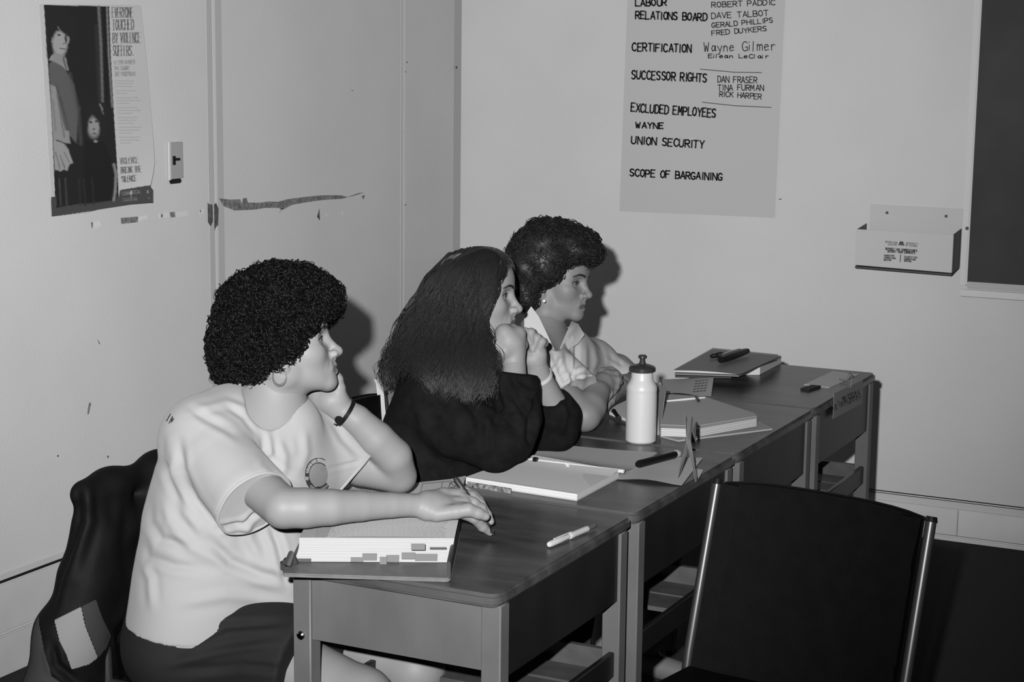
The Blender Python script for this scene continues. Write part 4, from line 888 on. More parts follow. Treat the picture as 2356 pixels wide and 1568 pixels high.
def strands(guides, cnt, name, m, parent, K=26, th=.0012, spread=.006, wave=.004, wl=5, seed=2, flare=0):
    """strands interpolated between neighbouring guide lines (each a list of px,py,distance)"""
    r = np.random.default_rng(seed); Gd = []
    for g_ in guides:
        p = np.array([at(*q) for q in g_]); s = np.r_[0, np.cumsum(np.linalg.norm(np.diff(p, axis=0), axis=1))]; s /= s[-1]; t = np.linspace(0, 1, K)
        q = np.stack([np.interp(t, s, p[:, k]) for k in range(3)], 1)
        for _ in range(3): q[1:-1] = (q[:-2]+2*q[1:-1]+q[2:])/4
        Gd.append(q)
    Gd = np.array(Gd); u = r.uniform(0, len(Gd)-1.001, cnt); i = u.astype(int); f = (u-i)[:, None, None]
    P = Gd[i]*(1-f)+Gd[i+1]*f; t = np.linspace(0, 1, K)[None, :, None]
    end = r.uniform(.72, 1, (cnt, 1, 1)); idx = np.clip(t*end*(K-1), 0, K-1.001); i0 = idx.astype(int)[..., 0]; ff = idx-i0[..., None]
    P = np.take_along_axis(P, np.repeat(i0[..., None], 3, 2), 1)*(1-ff)+np.take_along_axis(P, np.repeat(i0[..., None]+1, 3, 2), 1)*ff
    o = r.normal(size=(cnt, 1, 3))*spread*(.35+t*(.9+flare)); d1 = r.normal(size=(cnt, 1, 3)); ph = (u*3.1)[:, None, None]+r.normal(size=(cnt, 1, 1))*.3
    P = P+o+wave*d1*np.sin(t*wl*2*math.pi*.5+ph)*t*.12+wave*RGT*np.sin(t*wl*math.pi+ph)*t
    return tubes(P, th*r.uniform(.7, 1.2, cnt), name, m, parent)
def decal_on(V, Q, pix_fn, x0, x1, y0, y1, step, name, m, parent, lift=.0022):
    """print on cloth: a fine canvas laid on the surface, blank cells left out. pix_fn(canvas) paints; negative = blank"""
    bv = BVHTree.FromPolygons([tuple(v) for v in V], [tuple(int(i) for i in q) for q in Q])
    c = Canvas(x0, x1, y0, y1, step, -1.0); pix_fn(c); ny, nx = c.a.shape; pos = np.zeros((ny, nx, 3)); ok = np.zeros((ny, nx), bool)
    for j in range(ny):
        for i in range(nx):
            if c.a[j, i] < -.5: 
                if not (c.a[max(j-1, 0):j+2, max(i-1, 0):i+2] > -.5).any(): continue
            d = Vector(ray(c.x[i], c.y[j])).normalized(); hit = bv.ray_cast(Vector(CC), d)
            if hit[0] is not None: pos[j, i] = np.array(hit[0])-np.array(d)*lift; ok[j, i] = True
    I = np.arange(ny*nx).reshape(ny, nx); q = np.stack([I[:-1, :-1], I[1:, :-1], I[1:, 1:], I[:-1, 1:]], -1).reshape(-1, 4)
    okf = ok.ravel(); av = c.a.ravel(); keep = okf[q].all(1) & (av[q].mean(1) > -.35)
    P = pos.reshape(-1, 3); q = q[keep]; L = [np.linalg.norm(P[q[:, 0]]-P[q[:, 2]], axis=1)]; q = q[L[0] < step/FPX*4*4]
    used = np.unique(q); mp = np.zeros(len(P), int); mp[used] = np.arange(len(used))
    return raw(name, P[used], mp[q], m, parent, col=np.clip(av[used], .01, 1))
M_hair = mat('hair_black', .003, .7, spec=.1)
UP = -DWN; TOW = -FWD
def headframe(phi, pitch, roll=0):
    phi, pitch, roll = map(math.radians, (phi, pitch, roll))
    f = math.cos(pitch)*(math.cos(phi)*RGT+math.sin(phi)*TOW)+math.sin(pitch)*UP
    side = -math.cos(phi)*TOW+math.sin(phi)*RGT; u = np.cross(f, side); u = u*math.cos(roll)+side*math.sin(roll); u -= f*(u@f); u /= np.linalg.norm(u)
    return f, u
def seated_legs(hipR, kneeR, hipL, kneeL, shoe=True, foot=0):
    o = []
    for hp, kn in ((hipR, kneeR), (hipL, kneeL)):
        hp, kn = A_(hp), A_(kn); an = kn+np.array([-.04+foot, .0, 0]); an[2] = .085; toe = an+np.array([.12, 0, -.055])
        o += [cone(hp, kn, .082, .056, .03), cone(kn, kn*.6+an*.4+[-.01, 0, 0], .056, .05, .02), cone(kn*.6+an*.4+[-.01, 0, 0], an, .05, .034, .02), cone(an-[.02, 0, .04], toe, .036, .028, .02)]
    return o

# ------------------------------------------------------------------ WOMAN 1, white T-shirt, curly black hair, writing
f1, u1 = headframe(-6, 15); hs1 = .94
nose = np.array([.115, 0, -.029])*hs1
c1 = at(788, 806, 3.47)-(f1*nose[0]+u1*nose[2])
neck1 = [(c1+(-u1*.045-f1*.03)*hs1, at(628, 975, 3.46), .052, .058)]
elR = at(662, 1176, 3.22)
body1 = [ell(at(478, 1440, 3.53), (.125, .17, .11), k=.04), ell(at(500, 1290, 3.52), (.115, .15, .14), k=.05), ell(at(545, 1110, 3.50), (.105, .155, .15), k=.05),
         cone(at(470, 1000, 3.38), at(725, 1005, 3.60), .062, .062, .05), cone(at(560, 980, 3.46), at(640, 975, 3.47), .07, .06, .05)]
body1 += pch([(468, 1000, 3.38, .050), (570, 1098, 3.30, .041), (652, 1168, 3.22, .0375), (700, 1168, 3.225, .0365), (760, 1166, 3.24, .033), (830, 1163, 3.27, .028), (900, 1161, 3.30, .0238), (962, 1161, 3.325, .0215)], .02)
body1 += pch([(735, 1000, 3.60, .05), (830, 1070, 3.62, .042), (918, 1094, 3.63, .036), (905, 1050, 3.60, .038), (865, 1010, 3.58, .037), (820, 965, 3.56, .030), (785, 942, 3.55, .0265)], .018)
body1 += seated_legs((-2.03, 2.75, .53), (-1.66, 2.74, .455), (-2.02, 2.96, .53), (-1.665, 2.95, .445))
handR1 = pch([(940, 1161.5, 3.316, .0216), (975, 1162, 3.33, .0222), (1000, 1163, 3.335, .022)], .01)+pch([(985, 1150, 3.34, .018), (1020, 1143, 3.36, .0175), (1058, 1140, 3.375, .0145)], .012)+pch([(985, 1165, 3.33, .019), (1020, 1163, 3.34, .0185), (1066, 1158, 3.36, .015)], .012)+pch([(985, 1175, 3.32, .018), (1030, 1175, 3.33, .0165), (1072, 1172, 3.34, .014)], .012)
handR1 += pch([(1005, 1182, 3.315, .0145), (1050, 1176, 3.315, .0135), (1078, 1172, 3.315, .0125), (1100, 1180, 3.32, .0108), (1117, 1187, 3.325, .0085)], .006)
handR1 += pch([(1064, 1178, 3.34, .0125), (1090, 1190, 3.35, .0105), (1110, 1211, 3.37, .0092), (1127, 1223, 3.385, .0078)], .004)
handR1 += pch([(1062, 1146, 3.365, .012), (1090, 1156, 3.37, .0102), (1108, 1168, 3.38, .009), (1116, 1181, 3.385, .0075)], .003)
handR1 += pch([(1055, 1134, 3.38, .0115), (1085, 1140, 3.395, .0098), (1106, 1158, 3.40, .0088), (1122, 1183, 3.40, .0078), (1129, 1199, 3.40, .007)], .003)
handR1 += pch([(1070, 1128, 3.41, .0088), (1090, 1138, 3.42, .0085), (1104, 1150, 3.425, .0075), (1112, 1166, 3.425, .0065)], .003)
handL1 = pch([(800, 952, 3.555, .0275), (780, 938, 3.55, .026), (760, 922, 3.545, .027)], .01)+pch([(768, 918, 3.55, .026), (735, 905, 3.555, .024), (712, 898, 3.56, .018)], .014)+pch([(770, 925, 3.55, .022), (735, 925, 3.55, .018)], .012)
handL1 += pch([(778, 915, 3.54, .018), (779, 893, 3.535, .0135), (776, 872, 3.53, .0115), (768, 855, 3.53, .009)], .008)
for i_, (x, y) in enumerate(((752, 905), (738, 900), (722, 898), (708, 900))):
    handL1 += pch([(x, y, 3.57+.004*i_, .012), (x+6, y-28, 3.60, .0098), (x+4, y-52, 3.60, .0088), (x-4, y-66, 3.59, .0078)], .004)
w1, R1 = make_person('person', 'woman in white T-shirt with short curly black hair and hoop earring, writing, chin on hand', (-1.98, 2.87, 0), c1, f1, u1, hs1, head_ops(), neck1, body1, [handR1, handL1], .265, .15, .05)
print('HEAD1', proj(c1), 'chin', proj(c1+(f1*.07-u1*.115)*hs1), 'ear', proj(c1+(-f1*.008-u1*.04)*hs1+TOW*.07))
# T-shirt
shirt = [ell(at(478, 1435, 3.52), (.138, .19, .125), k=.05), ell(at(492, 1330, 3.51), (.138, .18, .12), k=.05), ell(at(505, 1220, 3.50), (.138, .172, .14), k=.05), ell(at(540, 1090, 3.49), (.135, .175, .15), k=.06),
         cone(at(464, 1008, 3.38), at(735, 1010, 3.60), .072, .072, .05), cone(at(540, 985, 3.44), at(655, 985, 3.47), .082, .072, .05), cone(at(625, 1110, 3.44), at(725, 1080, 3.57), .068, .070, .05), cone(at(640, 1290, 3.45), at(660, 1380, 3.48), .07, .055, .06),
         cone(at(405, 1400, 3.52), at(625, 1400, 3.50), .066, .07, .05)]
shirt += pch([(462, 1003, 3.38, .070), (500, 1055, 3.34, .072), (575, 1145, 3.275, .073), (640, 1210, 3.24, .073)], .03)+pch([(735, 1005, 3.60, .072), (790, 1060, 3.61, .070), (880, 1120, 3.62, .066)], .03)
slR, slL = at(588, 1158, 3.27), at(800, 1092, 3.615)
dirR = at(640, 1200, 3.23)-at(540, 1060, 3.33); dirL = at(880, 1130, 3.62)-at(770, 1035, 3.60)
shirt += [('plane', (slR, dirR, .14), 0, 'i'), ('plane', (slL, dirL, .17), 0, 'i'), ('plane', (at(470, 1428, 3.5), (-.10, -.05, -1)), 0, 'i'), (None, .010, 0, 'shell')]
nk = at(637, 925, 3.475)
shirt += [cone(at(626, 890, 3.34), at(628, 890, 3.53), .056, .056, .004, 's'), cone(at(622, 925, 3.34), at(626, 925, 3.53), .047, .047, .004, 's'), cone(at(621, 950, 3.34), at(624, 950, 3.50), .032, .030, .004, 's')]
fl1 = [([(428, 930), (470, 960), (520, 985), (560, 1010)], -.004, 9), ([(412, 1010), (418, 1080), (450, 1150), (500, 1215)], -.006, 9), ([(405, 1030), (400, 1100), (430, 1180), (470, 1230)], .004, 10), ([(440, 945), (520, 925), (600, 950), (612, 1000)], .003, 8),
       ([(500, 1215), (560, 1205), (598, 1175)], -.008, 6), ([(612, 1000), (608, 1050), (640, 1090), (700, 1110)], -.004, 9), ([(372, 1000), (370, 1060), (400, 1120), (430, 1180)], -.005, 9), ([(372, 1130), (390, 1200), (440, 1260), (520, 1300)], .004, 12), ([(340, 1130), (345, 1200), (370, 1240), (440, 1260)], -.005, 10),
       ([(470, 1230), (530, 1290), (600, 1320), (665, 1335)], -.006, 11), ([(330, 1240), (340, 1280), (400, 1300), (480, 1310)], -.004, 10), ([(560, 1180), (575, 1240), (600, 1290)], .005, 12), ([(620, 1200), (640, 1250), (655, 1310), (660, 1350)], -.006, 9), ([(330, 1300), (345, 1330), (350, 1400)], .004, 9),
       ([(400, 1390), (520, 1370), (660, 1385)], .003, 12), ([(640, 1010), (655, 1050), (650, 1100)], .003, 9), ([(700, 990), (705, 1040), (690, 1090)], .003, 9), ([(760, 960), (790, 1010), (830, 1050)], -.003, 8), ([(745, 1080), (790, 1070), (830, 1060)], -.003, 4), ([(590, 1060), (620, 1040), (615, 990)], .004, 8), ([(520, 930), (560, 960), (590, 1000)], -.0025, 6)]
M_tee = mat('tee_cotton', .385, .9, bump=.25, bscale=900, spec=.15, sheen=.1)
tee, tV, tQ = cloth('t_shirt', shirt, M_tee, w1, .0034, fl1, (.0013, 22), 2)
hem_ring(tV, slR, dirR, 'sleeve_hem', M_tee, tee, near_plane(slR, dirR, .004, .105), .0035); hem_ring(tV, slL, dirL, 'sleeve_hem', M_tee, tee, near_plane(slL, dirL, .004, .10), .0035)
hem_ring(tV, at(470, 1428, 3.5), (-.10, -.05, -1), 'bottom_hem', M_tee, tee, near_plane(at(470, 1428, 3.5), (-.10, -.05, -1), .004, .5), .0035)
px_tube(tV, tQ, [(552, 880), (556, 900), (566, 930), (580, 960), (598, 984), (621, 994), (640, 985), (654, 968), (668, 948), (690, 930)], .0042, 'collar_rib', M_tee, tee)
# chest emblem and shoulder print
def emblem(c):
    c.a[:] = -1
    cx, cy = 733, 1092
    def ring(r0, r1, v, a0=-400, a1=400, sx=.80, sy=1.0):
        X = (c.X-cx)/sx; Y = (c.Y-cy)/sy; rr_ = np.hypot(X, Y); an = np.degrees(np.arctan2(-Y, X)) % 360; m = (rr_ > r0) & (rr_ < r1) & (an >= a0) & (an <= a1); c.a[m] = v
    ring(37.5, 40, .05, 60, 235); ring(27, 29.5, .05, 45, 235); ring(28, 39, .045, 172, 262); ring(27, 40, .045, 262, 320); ring(0, 27, .27, 0, 360)
    for k, ch in enumerate('STEELW'):
        a = math.radians(165-k*13); bx, by = cx+.80*31*math.cos(a), cy-31*math.sin(a); tx, ty = math.cos(a-math.pi/2), -math.sin(a-math.pi/2)
        for p in strokes(ch)[0]:
            q = [(bx+(u_-2)*1.1*tx*.8+v_*.95*math.cos(a)*.8, by+(u_-2)*1.1*ty-v_*.95*math.sin(a)) for u_, v_ in p]
            for e0, e1 in zip(q[:-1], q[1:]):
                dx, dy = e1[0]-e0[0], e1[1]-e0[1]; t = np.clip(((c.X-e0[0])*dx+(c.Y-e0[1])*dy)/(dx*dx+dy*dy+1e-9), 0, 1); c.a[np.hypot(c.X-e0[0]-t*dx, c.Y-e0[1]-t*dy) < .6] = .12
    c.a[np.hypot((c.X-(cx-.8*34*math.cos(math.radians(5)))), c.Y-(cy+8)) < 4.4] = .33
    for a in (232, 245, 288, 300, 312):
        a = math.radians(a); c.a[np.abs(np.hypot(c.X-(cx+.8*34*math.cos(a)), c.Y-(cy-34*math.sin(a)))-2.2) < .9] = .33
emb = decal_on(tV, tQ, emblem, 696, 772, 1048, 1136, 1.0, 'chest_emblem', mat('print_ink', .1, .8, attr='col', spec=.1), tee)
def inp(c):
    c.a[:] = -1
    for p in ([(383, 968), (392, 952)], [(389, 973), (397, 957)], [(397, 957), (394, 971)], [(394, 971), (400, 962)]):
        (ax_, ay_), (bx_, by_) = p; dx, dy = bx_-ax_, by_-ay_; t = np.clip(((c.X-ax_)*dx+(c.Y-ay_)*dy)/(dx*dx+dy*dy), 0, 1); c.a[np.hypot(c.X-ax_-t*dx, c.Y-ay_-t*dy) < 1.3] = .05
decal_on(tV, tQ, inp, 376, 406, 946, 980, .8, 'shoulder_print', mat('print_ink', .1, .8, attr='col', spec=.1), tee)
# shorts
sho = [ell((-2.05, 2.86, .535), (.135, .205, .10), k=.05), ell(at(472, 1462, 3.52), (.140, .195, .125), k=.03), cone((-2.05, 2.74, .535), (-1.76, 2.745, .50), .108, .096, .05), cone((-2.05, 2.97, .535), (-1.76, 2.955, .50), .108, .092, .05), ('plane', ((-1.79, 2.86, .5), (1, 0, -.15)), 0, 'i'), (None, .010, 0, 'shell')]
cloth('shorts', sho, mat('shorts_cloth', .011, .85, bump=.3, bscale=400), w1, .005, [([(400, 1500), (520, 1440), (660, 1430)], -.006, 9), ([(380, 1530), (500, 1500), (640, 1480)], .006, 10), ([(420, 1545), (560, 1530), (660, 1540)], -.005, 9)], (.001, 26), 2)
# hair
def hs_ops(lst, d0, k=.03):
    o = []
    for x, y, r, dd, spread in lst:
        rm = r/FPX*(d0+dd); a, b = at(x, y, d0+dd-spread), at(x, y, d0+dd+spread); o.append(cone(a, b, rm, rm, k))
    return o
h1 = hs_ops([(592, 765, 93, .0, .035), (637, 705, 90, .0, .035), (702, 688, 64, .0, .035), (580, 708, 66, .0, .03), (552, 805, 60, .0, .04), (548, 835, 50, .0, .04), (590, 868, 28, .0, .045), (608, 800, 50, .0, .05), (750, 694, 33, .0, .03), (640, 775, 36, -.07, .03), (690, 728, 28, -.055, .04), (622, 808, 30, -.088, .02), (650, 788, 24, -.095, .02), (670, 770, 17, -.09, .02), (698, 742, 16, -.07, .03), (596, 850, 24, -.07, .02), (668, 794, 15, -.095, .015), (640, 818, 20, -.095, .015), (745, 715, 18, -.02, .03), (600, 885, 16, -.03, .02)], 3.50)
h1.append(ell(c1+(f1*.115+u1*.0)*hs1, (.05, .05, .05), k=.01, mode='s'))
hb1, hV, hQ = cloth('hair', h1, M_hair, w1, .004, (), (.0045, 95), 1)
hN = vnorm(hV, hQ)
curls(hV, hN, 7500, 'hair_curl', mat('hair_curl_black', .004, .45, spec=.3), hb1, rad=.0066, th=.0014, lift=.003)
# earring, watch, pen
er = at(643, 866, 3.385); b = MB(); b.tube([er+RGT*.0135*math.cos(a)*.95+UP*.0165*math.sin(a) for a in np.linspace(0, 2*math.pi, 32, endpoint=False)], [.0012+.0012*max(0, -math.sin(a)) for a in np.linspace(0, 2*math.pi, 32, endpoint=False)], 8, closed=True); b.build('hoop_earring', mat('earring_metal', .12, .45), w1, smooth=True)
wc = at(793, 949, 3.555); wdir = at(820, 965, 3.56)-at(785, 942, 3.55); wdir /= np.linalg.norm(wdir); wa = np.cross(wdir, TOW); wa /= np.linalg.norm(wa); wb_ = np.cross(wdir, wa)
wat = thing('wristwatch', 'thin black wristwatch on the wrist of the woman in the white T-shirt', 'watch', wc)
b = MB(); n = 40; vs = []
for j in range(n):
    a = 2*math.pi*j/n; rad = wa*math.cos(a)+wb_*math.sin(a)
    for rr_, ss in ((.0290, -.004), (.0290, .004), (.0315, .004), (.0315, -.004)): vs.append(wc+rad*rr_+wdir*ss)
fs = []
for j in range(n):
    for k in range(4): a = j*4+k; b_ = j*4+(k+1) % 4; c_ = ((j+1) % n)*4; fs.append((a, b_, c_+(k+1) % 4, c_+k))
b.add(vs, fs); b.build('strap', M_black, wat, smooth=False)
cf = wc+(TOW*.85+wa*.5*np.sign(wa@(-RGT+DWN)))/np.linalg.norm(TOW*.85+wa*.5)*.0315
b = MB(); b.tube([cf-TOW*.002, cf+TOW*.003], [.0085, .008], 20); b.build('case', mat('matt_black', .01, .9, spec=.05), wat, smooth=True)
for s_ in (-1, 1): b = MB(); q = cf+wa*s_*.0115; b.tube([q-wdir*.004, q+wdir*.004], .0016, 8); b.build('strap_loop', M_chrome, wat)
pt0, pt1 = at(1046, 1098, 3.38), onz(1144, 1241, ZT+.002); d = pt1-pt0
wp = thing('pen', 'dark pen held in the writing hand over the nearest desk', 'pen', pt1)
capsule_dir(pt0, pt0+d*.78, [.0035, .006, .006, .005], 'barrel', mat('pen_dark', .03, .35), wp, ts=[0, .06, .5, 1]); capsule_dir(pt0+d*.78, pt1, [.0042, .0035, .0012, .0006], 'tip', M_black, wp)

# ------------------------------------------------------------------ WOMAN 2, long dark wavy hair, black sweater, fists at her mouth
f2_, u2 = headframe(6, 3); hs2 = .92
c2 = at(1202, 711, 3.98)-(f2_*.115-u2*.029)*hs2
neck2 = [(c2+(-u2*.045-f2_*.03)*hs2, at(1075, 860, 4.0), .05, .058)]
body2 = [ell((-2.02, 3.52, .56), (.12, .17, .11), k=.04), ell(at(1015, 1070, 4.03), (.10, .14, .14), k=.05), ell(at(1030, 975, 4.03), (.09, .14, .12), k=.05), cone(at(1005, 935, 3.92), at(1125, 940, 4.16), .045, .045, .05)]
body2 += pch([(1003, 930, 3.90, .044), (1080, 990, 3.86, .042), (1155, 1024, 3.86, .038), (1178, 960, 3.88, .036), (1182, 880, 3.90, .029), (1183, 830, 3.92, .0255)], .02)+pch([(1125, 935, 4.17, .05), (1210, 990, 4.15, .045), (1285, 1000, 4.12, .038), (1270, 930, 4.09, .034), (1243, 870, 4.05, .0275), (1233, 835, 4.03, .0245)], .02)
body2 += seated_legs((-2.03, 3.42, .53), (-1.64, 3.41, .47), (-2.02, 3.62, .53), (-1.64, 3.63, .47), foot=.02)
handR2 = pch([(1183, 845, 3.915, .0255), (1180, 815, 3.92, .027), (1170, 785, 3.915, .028)], .012)+pch([(1160, 805, 3.90, .019), (1142, 793, 3.90, .0135), (1137, 800, 3.905, .012)], .01)
handR2 += pch([(1180, 790, 3.915, .024), (1160, 765, 3.91, .020)], .012)+pch([(1185, 800, 3.93, .022), (1192, 768, 3.925, .018)], .012)
for x, y, dd in ((1152, 764, -.0), (1166, 758, .006), (1180, 758, .014), (1193, 764, .022)):
    handR2 += pch([(x+6, y+28, 3.915+dd, .016), (x, y, 3.915+dd, .0115), (x+2, y-2, 3.945+dd, .0105), (x+6, y+22, 3.955+dd, .009)], .006)
handR2 += pch([(1155, 812, 3.93, .011), (1150, 822, 3.93, .008)], .004)
handL2 = pch([(1234, 855, 4.04, .025), (1232, 830, 4.03, .025), (1232, 808, 4.03, .024)], .012)+pch([(1218, 825, 4.02, .016), (1242, 815, 4.02, .014)], .01)
for (x0, y0, x1_, y1_, dd) in ((1208, 763, 1214, 783, .0), (1222, 764, 1220, 789, .002), (1236, 777, 1226, 803, .004), (1247, 785, 1238, 806, .008)):
    handL2 += pch([(1236, 800, 4.035, .014), (x0+4, y0+3, 4.03+dd, .0105), (x0, y0, 4.012+dd, .0098), (x1_, y1_, 4.005+dd, .0088)], .003)
w2, R2 = make_person('person', 'woman with long dark wavy hair in black sweater, both fists against her mouth', (-2.0, 3.52, 0), c2, f2_, u2, hs2, head_ops(), neck2, body2, [handR2, handL2], .27, .12, .05)
print('HEAD2', proj(c2), 'chin', proj(c2+(f2_*.07-u2*.115)*hs2))
M_knit = mat('black_knit', .009, .95, 40, .3, .5, 700, .1)
sw2 = [ell((-2.03, 3.52, .60), (.15, .20, .13), k=.05), ell(at(1005, 1090, 4.04), (.135, .18, .15), k=.06), ell(at(1020, 975, 4.02), (.115, .172, .15), k=.06), cone(at(997, 915, 3.89), at(1120, 930, 4.17), .070, .070, .05), cone(at(1020, 880, 4.0), at(1080, 885, 4.02), .075, .07, .05)]
sw2 += pch([(997, 918, 3.89, .069), (1060, 980, 3.86, .072), (1138, 1020, 3.84, .059), (1178, 1010, 3.86, .050), (1192, 955, 3.87, .053), (1190, 900, 3.885, .052), (1184, 850, 3.90, .047)], .03)+pch([(1120, 925, 4.17, .07), (1210, 985, 4.15, .062), (1283, 992, 4.12, .048), (1282, 950, 4.10, .050), (1255, 890, 4.07, .045)], .03)
sw2 += [('plane', (at(1183, 860, 3.90), at(1183, 830, 3.90)-at(1190, 900, 3.90)-.0*RGT+RGT*.012, .09), 0, 'i'), ('plane', (at(1264, 916, 4.08), at(1243, 870, 4.05)-at(1270, 930, 4.09)+RGT*.018, .085), 0, 'i'), (None, .010, 0, 'shell'), cone(at(1085, 830, 4.0), at(1080, 880, 4.01), .062, .058, .004, 's')]
fl2 = [([(1160, 860), (1175, 900), (1215, 960), (1218, 1060)], -.008, 9), ([(1240, 905), (1225, 950), (1222, 1010), (1235, 1040)], -.007, 7), ([(1060, 900), (1100, 960), (1110, 1030)], -.007, 11), ([(960, 920), (980, 1000), (1050, 1080)], .006, 14), ([(1120, 930), (1160, 960), (1200, 960)], .006, 9), ([(1180, 880), (1215, 900), (1240, 905)], .005, 7), ([(1280, 900), (1300, 950), (1290, 1010)], .005, 8), ([(1140, 890), (1150, 940), (1130, 1000), (1140, 1060)], -.005, 8)]
cloth('sweater', sw2, M_knit, w2, .004, fl2, (.003, 24), 2)
tr2 = [ell((-2.05, 3.52, .535), (.13, .19, .10), k=.05), cone((-2.05, 3.42, .535), (-1.64, 3.41, .475), .10, .07, .05), cone((-2.05, 3.62, .535), (-1.64, 3.63, .475), .10, .07, .05)]
for yk in (3.41, 3.63): tr2 += [cone((-1.64, yk, .475), (-1.67, yk, .12), .07, .055, .02)]
M_tr = mat('patterned_cloth', .11, .85, 60, .6)
cloth('trousers', tr2, M_tr, w2, .006, (), (.003, 25), 2)
# hair of woman 2
D2 = 4.0
h2 = hs_ops([(1072, 668, 74, 0, .03), (1092, 640, 60, 0, .03), (1122, 614, 36, 0, .02), (1050, 700, 74, 0, .035), (1030, 770, 66, 0, .04), (1010, 830, 62, 0, .04), (985, 850, 48, .02, .05), (1060, 820, 48, -.01, .04), (1090, 780, 26, -.04, .03), (965, 890, 36, .03, .05), (1095, 860, 24, -.03, .03)], D2)
h2.append(ell(c2+(f2_*.085-u2*.035)*hs2, (.052, .052, .062), k=.01, mode='s'))
hb2, hV2, hQ2 = cloth('hair', h2, mat('hair_dark_brown', .016, .45, spec=.4), w2, .004, (), (.003, 40), 1)
n0, n1 = D2-.105, D2+.105
def g2(pts):                                             # px, py, distance: the lower hair lies over the near shoulder
    return [(x, y, d if y < 760 else (d+(min(d, D2-.13)-.075-d)*min((y-760)/90, 1))) for x, y, d in pts]
G2 = [[(1150, 586, D2-.01), (1160, 612, D2-.05), (1140, 650, n0+.012), (1124, 690, n0-.005), (1106, 730, n0-.01), (1106, 770, n0-.01), (1122, 815, n0-.005), (1138, 855, n0), (1130, 900, n0)],
      [(1143, 580, D2-.01), (1140, 615, n0+.03), (1115, 665, n0-.002), (1096, 720, n0-.012), (1093, 780, n0-.015), (1108, 835, n0-.015), (1122, 880, n0-.01), (1112, 912, n0-.01)],
      [(1130, 574, D2-.01), (1112, 620, n0+.01), (1086, 690, n0-.01), (1076, 770, n0-.02), (1084, 830, n0-.02), (1100, 885, n0-.02), (1088, 918, n0-.02)],
      [(1105, 570, D2-.01), (1072, 625, n0+.005), (1048, 700, n0-.01), (1044, 780, n0-.02), (1052, 840, n0-.03), (1074, 890, n0-.03), (1056, 925, n0-.03)],
      [(1080, 572, D2-.01), (1032, 630, n0+.01), (1008, 710, n0-.005), (998, 790, n0-.02), (1008, 850, n0-.03), (1030, 885, n0-.03), (1018, 910, n0-.02)],
      [(1055, 578, D2), (1002, 635, n0+.03), (978, 710, n0+.01), (956, 780, n0), (950, 835, n0-.01), (972, 862, n0-.01), (985, 880, n0)],
      [(1035, 585, D2), (983, 645, n0+.06), (953, 715, n0+.05), (924, 785, n0+.04), (915, 825, n0+.05), (925, 855, n0+.05), (930, 870, n0+.06)],
      [(1030, 588, D2+.01), (978, 650, D2+.02), (945, 715, D2+.02), (912, 780, D2+.02), (897, 835, D2+.04), (891, 870, D2+.10), (884, 908, D2+.12)],
      [(1040, 584, D2+.02), (995, 650, n1-.02), (962, 720, n1-.01), (930, 800, n1), (915, 860, n1+.05), (908, 900, n1+.1)]]
G2 = [g2(g_) if k < 7 else g_ for k, g_ in enumerate(G2)]
M_h2 = mat('hair_brown', .028, .38, spec=.6)
strands(G2, 6000, 'hair_strand', M_h2, hb2, K=26, th=.0011, spread=.0045, wave=.014, wl=5.5, flare=.6)
G2b = [[(1105, 572, D2-.02), (1140, 575, D2-.03), (1165, 600, D2-.04), (1160, 625, D2-.07), (1145, 650, n0)], [(1090, 570, D2), (1135, 572, D2+.01), (1172, 598, D2), (1178, 622, D2-.0)], [(1090, 570, D2+.03), (1135, 574, D2+.05), (1172, 605, D2+.06), (1170, 640, D2+.08)]]
strands(G2b, 900, 'hair_strand', M_h2, hb2, K=14, th=.0010, spread=.003, wave=.001, wl=2, seed=5)
# wrist band
def band(cpx, apx, rad_, wid, name, m, par, th=.002):
    c = at(*cpx); d = at(*apx)-c; d /= np.linalg.norm(d); a = np.cross(d, TOW); a /= np.linalg.norm(a); e_ = np.cross(d, a); b = MB(); n = 36; vs = []
    for j in range(n):
        an = 2*math.pi*j/n; r0 = a*math.cos(an)+e_*math.sin(an)
        for rr_, ss in ((rad_, -wid/2), (rad_, wid/2), (rad_+th, wid/2), (rad_+th, -wid/2)): vs.append(c+r0*rr_+d*ss)
    fs = [(j*4+k, j*4+(k+1) % 4, ((j+1) % n)*4+(k+1) % 4, ((j+1) % n)*4+k) for j in range(n) for k in range(4)]
    b.add(vs, fs); return b.build(name, m, par, smooth=False)
wbn = band((1241, 866, 4.048), (1262, 910, 4.08), .0285, .009, 'wristband', M_plastic, None); tag(wbn, 'white wristband on the raised far wrist of the long-haired woman', 'wristband')

# ------------------------------------------------------------------ WOMAN 3, short dark hair, white blouse
f3, u3 = headframe(24, -2); hs3 = .88
c3 = at(1362, 680, 4.45)-(f3*.115-u3*.029)*hs3
neck3 = [(c3+(-u3*.045-f3*.025)*hs3, at(1246, 795, 4.46), .047, .050)]
body3 = [ell((-2.06, 4.14, .56), (.12, .17, .11), k=.04), ell(at(1225, 960, 4.55), (.11, .15, .16), k=.05), ell(at(1245, 870, 4.52), (.105, .155, .14), k=.05), cone(at(1215, 825, 4.40), at(1360, 838, 4.67), .050, .048, .05)]
body3 += pch([(1225, 815, 4.40, .05), (1280, 900, 4.35, .044), (1345, 955, 4.315, .040), (1358, 935, 4.34, .040), (1372, 905, 4.38, .032), (1385, 888, 4.42, .027)], .02)
body3 += pch([(1362, 836, 4.68, .044), (1420, 850, 4.70, .042), (1475, 890, 4.72, .036), (1455, 885, 4.66, .032), (1430, 885, 4.58, .027)], .02)
body3 += seated_legs((-2.06, 4.04, .53), (-1.66, 4.03, .47), (-2.06, 4.24, .53), (-1.66, 4.26, .47), foot=.0)
